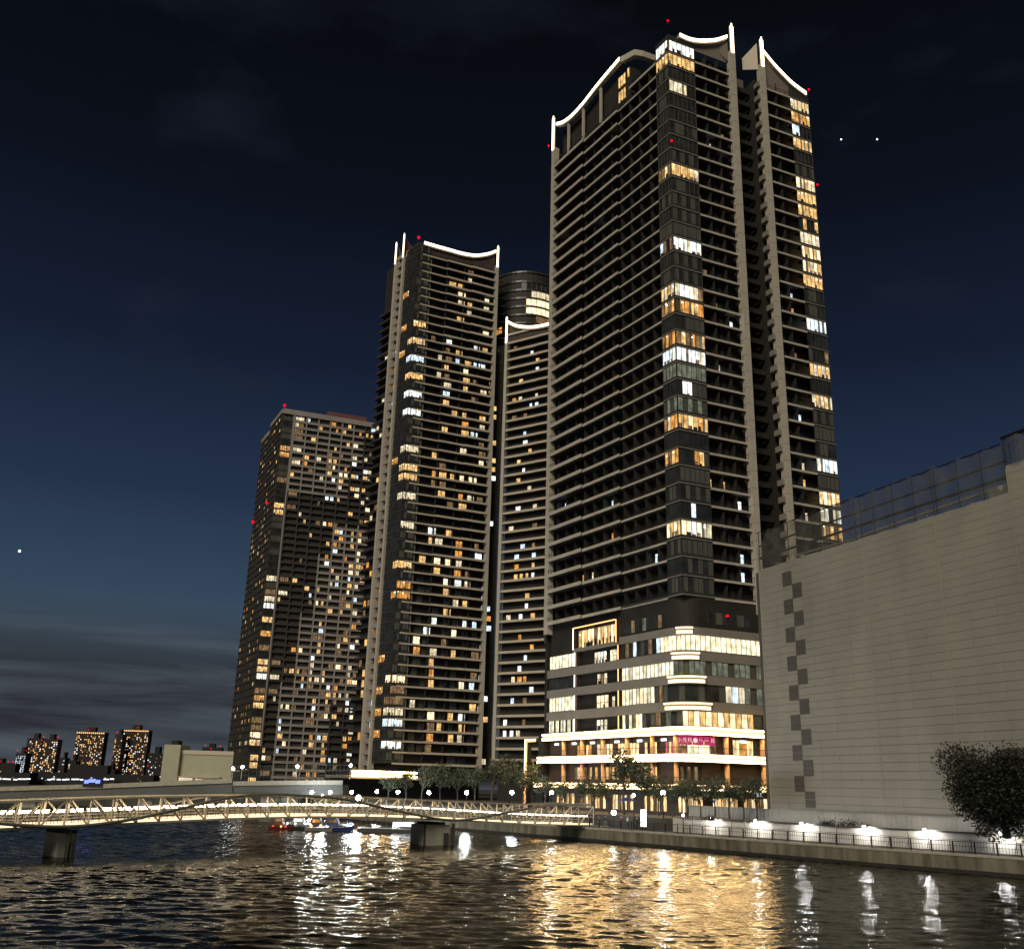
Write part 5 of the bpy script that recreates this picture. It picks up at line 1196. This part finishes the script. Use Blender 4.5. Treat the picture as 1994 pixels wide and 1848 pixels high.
for (x, y, Y_, m_, r_, lab) in ((1074, 1543, 162, 'lamp_white', .26, 'white lamp before the podium left end, over the footbridge'), (1291, 1543, 146, 'lamp_white', .27, 'white lamp before the podium, above the end of the hoarding'),
        (1234, 1548, 150, 'lamp_bluish', .22, 'bluish white lamp among trees before the podium'), (1195, 1582, 151, 'lamp_soft', .34, 'low white globe lamp on the terrace by the bridge landing'), (1330, 1587, 140, 'lamp_soft', .16, 'tiny white lamp over the start of the flood wall')):
    lamp(atY(x, y, Y_), 0, lab, 'lamps before the podium', m_, r_)
sg = empty('light_box_sign', atz(1253, 1600, TZ), 'bright white upright light box beside the terrace steps', 'sign'); p = atY(1253, 1585, 148)
mb = MB(); mb.box(p.x - .46, p.x + .46, p.y, p.y + .3, TZ + .2, TZ + 2.75, 'metal_dark'); mb.build('case', sg); mb = MB(); mb.box(p.x - .4, p.x + .4, p.y - .05, p.y - .003, TZ + .4, TZ + 2.7, 'sign_lit'); mb.build('panel', sg)

# ================================================================== trees
def crown_mesh(name, n, rx, rz, leafm, lumps, seed, leaf=.34, core=()):
    random.seed(seed); mb = MB(); cs = [(Vector(c), r_) for c, r_ in core for _ in range(2)]
    for i in range(lumps):
        a_ = random.uniform(0, 2 * math.pi); rr = rx * random.uniform(.15, .8) if i else 0; cs.append((Vector((rr * math.cos(a_), rr * math.sin(a_), random.uniform(-.7, .75) * rz)), random.uniform(.28, .5) * rx))
    for i in range(n):
        c, r_ = random.choice(cs); d = Vector((random.gauss(0, 1), random.gauss(0, 1), random.gauss(0, 1))).normalized() * r_ * (random.random() ** .45) * 1.08; d.z *= .8; p = c + d
        u = Vector((random.gauss(0, 1), random.gauss(0, 1), random.gauss(0, .7))).normalized(); v = u.cross(Vector((random.gauss(0, 1), random.gauss(0, 1), random.gauss(0, 1)))).normalized(); s_ = leaf * random.uniform(.5, 1.2)
        mb.poly([p - u * s_, p + v * s_ * .45, p + u * s_, p - v * s_ * .45], leafm)
    me = bpy.data.meshes.new(name); me.from_pydata(mb.v, [], mb.f); me.materials.append(MATS[leafm]); me.update(); return me, cs
def trunk_mesh(name, h, cs, r_=.16):
    mb = MB(); mb.tube([(0, 0, 0), (.08, .05, h * .5), (0, 0, h)], r_, 'trunk', 7, r_ * .6)
    for c, rr in cs[:7]: mb.tube([(0, 0, h * .85), (c.x * .5, c.y * .5, h + c.z * .4 + .5), (c.x, c.y, h + 1.2 + c.z)], r_ * .45, 'trunk', 5, .02)
    me = bpy.data.meshes.new(name); me.from_pydata(mb.v, [], mb.f); me.materials.append(MATS['trunk']); me.update(); return me
variants = []
for i in range(4):
    cm, cs = crown_mesh('crown', 1250, 2.6, 1.7, 'leaf', 13, 100 + i, .21); variants.append((cm, trunk_mesh('trunk', 2.6, cs)))
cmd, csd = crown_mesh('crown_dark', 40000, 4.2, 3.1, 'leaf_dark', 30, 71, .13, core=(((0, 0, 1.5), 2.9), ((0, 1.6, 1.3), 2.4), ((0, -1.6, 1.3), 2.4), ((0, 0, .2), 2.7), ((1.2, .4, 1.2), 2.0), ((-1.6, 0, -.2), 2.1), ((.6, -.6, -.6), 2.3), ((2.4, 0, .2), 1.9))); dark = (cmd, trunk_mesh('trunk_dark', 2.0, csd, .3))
def tree(x, y, z, sc, var, lab, grp, lift=4.4, sz=1.0, cat='tree'):
    o_ = empty('tree', (x, y, z), lab, cat, grp)
    c = bpy.data.objects.new('crown', var[0]); col.objects.link(c); c.parent = o_; c.location = (0, 0, lift * sc * sz); c.scale = (sc, sc, sc * sz); c.rotation_euler = (0, 0, random.uniform(0, 6.3))
    t_ = bpy.data.objects.new('trunk', var[1]); col.objects.link(t_); t_.parent = o_; t_.scale = (sc, sc, sc * sz); t_.rotation_euler = c.rotation_euler
    return o_
random.seed(9)
# before the main podium
spec = [(1062, 1.15), (1095, 1.0), (1128, 1.05), (1158, 1.1), (1186, 1.0), (1216, 1.65), (1250, 1.25), (1282, 1.15), (1310, 1.1), (1338, 1.15), (1364, 1.05), (1392, 1.2), (1420, 1.1), (1448, 1.15), (1474, 1.2)]
for i, (px, sc) in enumerate(spec):
    u = (px - 1062) / (1474 - 1062); Y_ = 172 - 27 * u + random.uniform(-1.5, 1.5); p = atY(px, 1580, Y_)
    tree(p.x, p.y, GZ, sc * .80 * (1.0 if i != 5 else 1.25), variants[i % 4], f'leafy tree before the lit podium, {ordn[i]} from the left' if i != 5 else 'tallest leafy tree before the lit podium, rising past the upper gallery', 'trees before the podium')
spec = [(590, 1.0), (618, 1.1), (645, .9), (756, 1.1), (790, 1.3), (822, 1.4), (856, 1.5), (890, 1.4), (925, 1.5), (958, 1.7), (992, 1.9), (1018, 1.6), (1040, 1.3)]
for i, (px, sc) in enumerate(spec):
    Y_ = 205 + random.uniform(-6, 6) if px > 700 else 238; p = atY(px, 1550, Y_)
    tree(p.x, p.y, GZ if px > 700 else 2.0, sc * .84, variants[(i + 1) % 4], f'leafy bank tree behind the footbridge, {ordn[i]} from the left', 'trees on the far bank')
# the big dark tree at the right edge, and weeds on the flood wall
p = atY(1925, 1560, 101)
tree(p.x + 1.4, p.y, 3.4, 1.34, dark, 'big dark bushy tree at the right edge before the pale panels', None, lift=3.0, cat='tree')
random.seed(2)
for i, (px, w_) in enumerate(((1655, 2.4), (1612, 1.4), (1385, 1.0))):
    mb = MB(); p = atY(px, 1602, 128 - i * 1.0 if i < 2 else 134)
    for j in range(260):
        q = Vector((p.x + random.gauss(0, w_ * .4), p.y + random.gauss(0, .4), 3.55 + abs(random.gauss(0, .28)))); u = Vector((random.gauss(0, 1), random.gauss(0, 1), random.gauss(0, 1))).normalized() * .16; v = u.cross(Vector((random.gauss(0, 1), 0, 1))).normalized() * .06
        mb.poly([q - u, q + v, q + u, q - v], 'leaf_dark')
    mb.build('weeds', label=['widest patch of dark weeds on top of the flood wall', 'small patch of dark weeds left of the widest one', 'weeds by the left start of the flood wall'][i], cat='weeds', kind='stuff')

# ================================================================== boats at the mooring
def boat(px, Y_, L_, hullm, cabm, lab, lights, ang=0.0, n='boat'):
    p = atY(px, 1600, Y_); o_ = empty('boat', (p.x, p.y, 0), lab, 'boat', 'moored boats'); ca, sa = math.cos(ang), math.sin(ang)
    def w(x, y, z): return (p.x + x * ca - y * sa, p.y + x * sa + y * ca, z)
    mb = MB(); h = L_ / 2; prof = [(-h, .9, .5), (-h * .4, 1.15, .45), (h * .3, 1.1, .5), (h * .75, .7, .65), (h, .05, .85)]
    for (x0, w0, z0), (x1, w1, z1) in zip(prof, prof[1:]): mb.hexa([w(x0, -w0 * .7, -.2), w(x1, -w1 * .7, -.2), w(x1, w1 * .7, -.2), w(x0, w0 * .7, -.2), w(x0, -w0, z0), w(x1, -w1, z1), w(x1, w1, z1), w(x0, w0, z0)], hullm)
    mb.build('hull', o_); mb = MB()
    mb.hexa([w(-h * .55, -.8, .66), w(h * .25, -.8, .7), w(h * .25, .8, .7), w(-h * .55, .8, .66), w(-h * .5, -.7, 1.9), w(h * .05, -.7, 1.9), w(h * .05, .7, 1.9), w(-h * .5, .7, 1.9)], cabm); mb.build('cabin', o_)
    mb = MB(); mb.hexa([w(-h * .45, -.86, 1.2), w(h * .1, -.86, 1.2), w(h * .1, -.83, 1.2), w(-h * .45, -.83, 1.2), w(-h * .42, -.79, 1.65), w(h * .04, -.79, 1.65), w(h * .04, -.75, 1.65), w(-h * .42, -.75, 1.65)], lights[0]); mb.build('window', o_)
    for i, (x, z, m_) in enumerate(lights[1]): mb = MB(); mb.ball(w(x, -.95, z), .16, m_, 6, 4); mb.build('lamp', o_)
emit('boat_red_light', (1, .12, .06), 1.4); emit('boat_amber', (1, .45, .1), 5.0)
boat(548, 157, 3.6, 'boat_red', 'boat_red', 'small red boat with red lights, leftmost of the moored boats', ('w_dim', [(-1, .5, 'boat_red_light'), (.2, .45, 'boat_amber'), (.9, .5, 'boat_red_light')]))
boat(588, 158, 5.0, 'boat_dark', 'boat_white', 'dark boat with a row of white lamps between the red and amber boats', ('w_white', [(-2, .9, 'sign_white'), (-.8, .9, 'sign_white'), (.6, 1, 'sign_white'), (1.8, 1.1, 'sign_white')]))
boat(622, 156, 4.0, 'boat_white', 'boat_dark', 'low pale boat with an amber light on its side', ('w_orange', [(-1, .7, 'boat_amber'), (.4, .8, 'boat_amber')]))
boat(654, 158, 5.6, 'boat_blue', 'boat_blue', 'blue boat with a blue lamp at its bow', ('w_dim', [(2.4, 1.2, 'blue_lamp')]))
pn = empty('pontoon', atY(750, 1603, 158).to_2d().to_3d(), 'long dark floating pontoon right of the moored boats', 'pontoon'); p, q = atY(700, 1602, 158), atY(812, 1602, 158)
mb = MB(); mb.box(p.x, q.x, 156, 160, -.3, .55, 'boat_dark'); mb.build('float', pn)
mb = MB(); mb.box(p.x, q.x - 1, 159.2, 159.4, 1.5, 1.6, 'pipe'); x = p.x
while x < q.x: mb.box(x, x + .05, 159.2, 159.3, .55, 1.55, 'pipe'); x += .8
mb.build('rail', pn); mb = MB(); mb.box(q.x - 3.6, q.x - .4, 157.4, 157.5, .9, 1.5, 'sign_white'); mb.build('light_strip', pn)

# ================================================================== people on the terrace by the bridge landing
def person(px, Y_, z, shirt, legs, lab, turn=0.0, stride=.12, arm=.1, h=1.68):
    p = atY(px, 1600, Y_); k = h / 1.7
    J = {'pel': (0, 0, .95), 'ch': (0, .01, 1.22), 'nk': (0, .0, 1.42), 'hb': (0, .01, 1.50), 'hd': (0, .02, 1.62)}
    V_ = [J['pel'], J['ch'], J['nk'], J['hb'], J['hd']]; E_ = [(0, 1), (1, 2), (2, 3), (3, 4)]; Rr = [(.15, .11), (.16, .11), (.075, .07), (.06, .065), (.095, .105)]
    for sgn in (-1, 1):
        i = len(V_); V_ += [(sgn * .17, 0, 1.37), (sgn * .21, -.02, 1.10), (sgn * (.20), arm * sgn + .06, .86), (sgn * .2, arm * sgn + .09, .78)]; E_ += [(2, i), (i, i + 1), (i + 1, i + 2), (i + 2, i + 3)]; Rr += [(.06, .06), (.045, .045), (.034, .034), (.04, .022)]
        i = len(V_); V_ += [(sgn * .09, 0, .88), (sgn * .10, sgn * stride * .5 + .02, .49), (sgn * .10, sgn * stride, .09), (sgn * .11, sgn * stride + .14, .03)]; E_ += [(0, i), (i, i + 1), (i + 1, i + 2), (i + 2, i + 3)]; Rr += [(.09, .095), (.062, .062), (.042, .045), (.04, .03)]
    me = bpy.data.meshes.new('person'); me.from_pydata([(a_ * k, b_ * k, c_ * k) for a_, b_, c_ in V_], E_, []); o_ = bpy.data.objects.new('person', me); col.objects.link(o_)
    o_.modifiers.new('skin', 'SKIN'); sk = me.skin_vertices[0].data if me.skin_vertices else None
    if sk is None:
        bpy.context.view_layer.objects.active = o_; 
    lay = me.skin_vertices[0].data
    for v, r_ in zip(lay, Rr): v.radius = (r_[0] * k, r_[1] * k)
    lay[0].use_root = True
    s_ = o_.modifiers.new('sub', 'SUBSURF'); s_.levels = 1; s_.render_levels = 1
    dg = bpy.context.evaluated_depsgraph_get(); ev = o_.evaluated_get(dg); nm = bpy.data.meshes.new_from_object(ev)
    bpy.data.objects.remove(o_); nm.name = 'person'
    nm.materials.clear()
    for m_ in ('skin', shirt, legs, 'hair'): nm.materials.append(MATS[m_])
    for f in nm.polygons:
        z_ = f.center.z / k; x_ = abs(f.center.x) / k
        f.material_index = 2 if z_ < .97 and x_ < .17 and z_ < .95 else (1 if z_ < 1.43 and z_ > .86 else (0 if z_ < 1.62 or (z_ < 1.68 and f.center.y > .03) else 3))
        f.use_smooth = True
    o_ = bpy.data.objects.new('person', nm); col.objects.link(o_); o_.location = (p.x, p.y, z); o_.rotation_euler = (0, 0, turn); tag(o_, lab, 'person', 'people on the terrace'); return o_
PEOPLE = [(1150, 149, TZ, 'cloth_dark', 'cloth_dark', 'person in dark clothes standing at the bridge landing'), (1166, 150, TZ, 'cloth_grey', 'cloth_dark', 'person in a grey top walking off the bridge'), (1179, 152, TZ, 'cloth_dark', 'cloth_grey', 'person in dark top and grey trousers near the globe lamp'),
          (1210, 152, TZ, 'cloth_red', 'cloth_dark', 'person in a red top right of the globe lamp'), (1222, 151, TZ, 'cloth_pale', 'cloth_dark', 'person in a pale top by the grass strip'), (1240, 150, TZ, 'cloth_dark', 'cloth_dark', 'person in black beside the white light box')]
try:
    for i, a_ in enumerate(PEOPLE): person(*a_[:5], a_[5], turn=i * 1.3, stride=.08 + .05 * (i % 3), arm=.05 + .05 * (i % 2))
except Exception as ex:
    print('PERSON FAILED', ex)
# parasol and steps by the lamp
ps = empty('parasol', atY(1222, 1570, 156).to_2d().to_3d() + Vector((0, 0, GZ)), 'dark blue parasol under the trees by the light box', 'parasol'); pp = atY(1222, 1570, 156)
mb = MB(); mb.tube([(pp.x, pp.y, GZ), (pp.x, pp.y, GZ + 2.6)], .04, 'metal_dark', 6); mb.build('pole', ps); mb = MB()
for i in range(8):
    a_, b_ = i * math.pi / 4, (i + 1) * math.pi / 4; mb.poly([(pp.x + 1.5 * math.cos(a_), pp.y + 1.5 * math.sin(a_), GZ + 2.1), (pp.x + 1.5 * math.cos(b_), pp.y + 1.5 * math.sin(b_), GZ + 2.1), (pp.x, pp.y, GZ + 2.7)], 'umbrella')
mb.build('canopy', ps)
# the star low on the left and two glowing balls added as lens ghosts
for i, (x, y, lab) in enumerate(((38, 1073, 'single bright star low in the left sky'), (1638, 272, 'faint lens ghost dot right of the tall tower, left of two'), (1708, 272, 'faint lens ghost dot right of the tall tower, right of two'))):
    p = atY(x, y, 3000); mb = MB(); mb.ball(p, 3.6 if i == 0 else 2.6, 'star', 8, 6); mb.build('star', label=lab, cat='star', group='lights in the sky', origin=p)
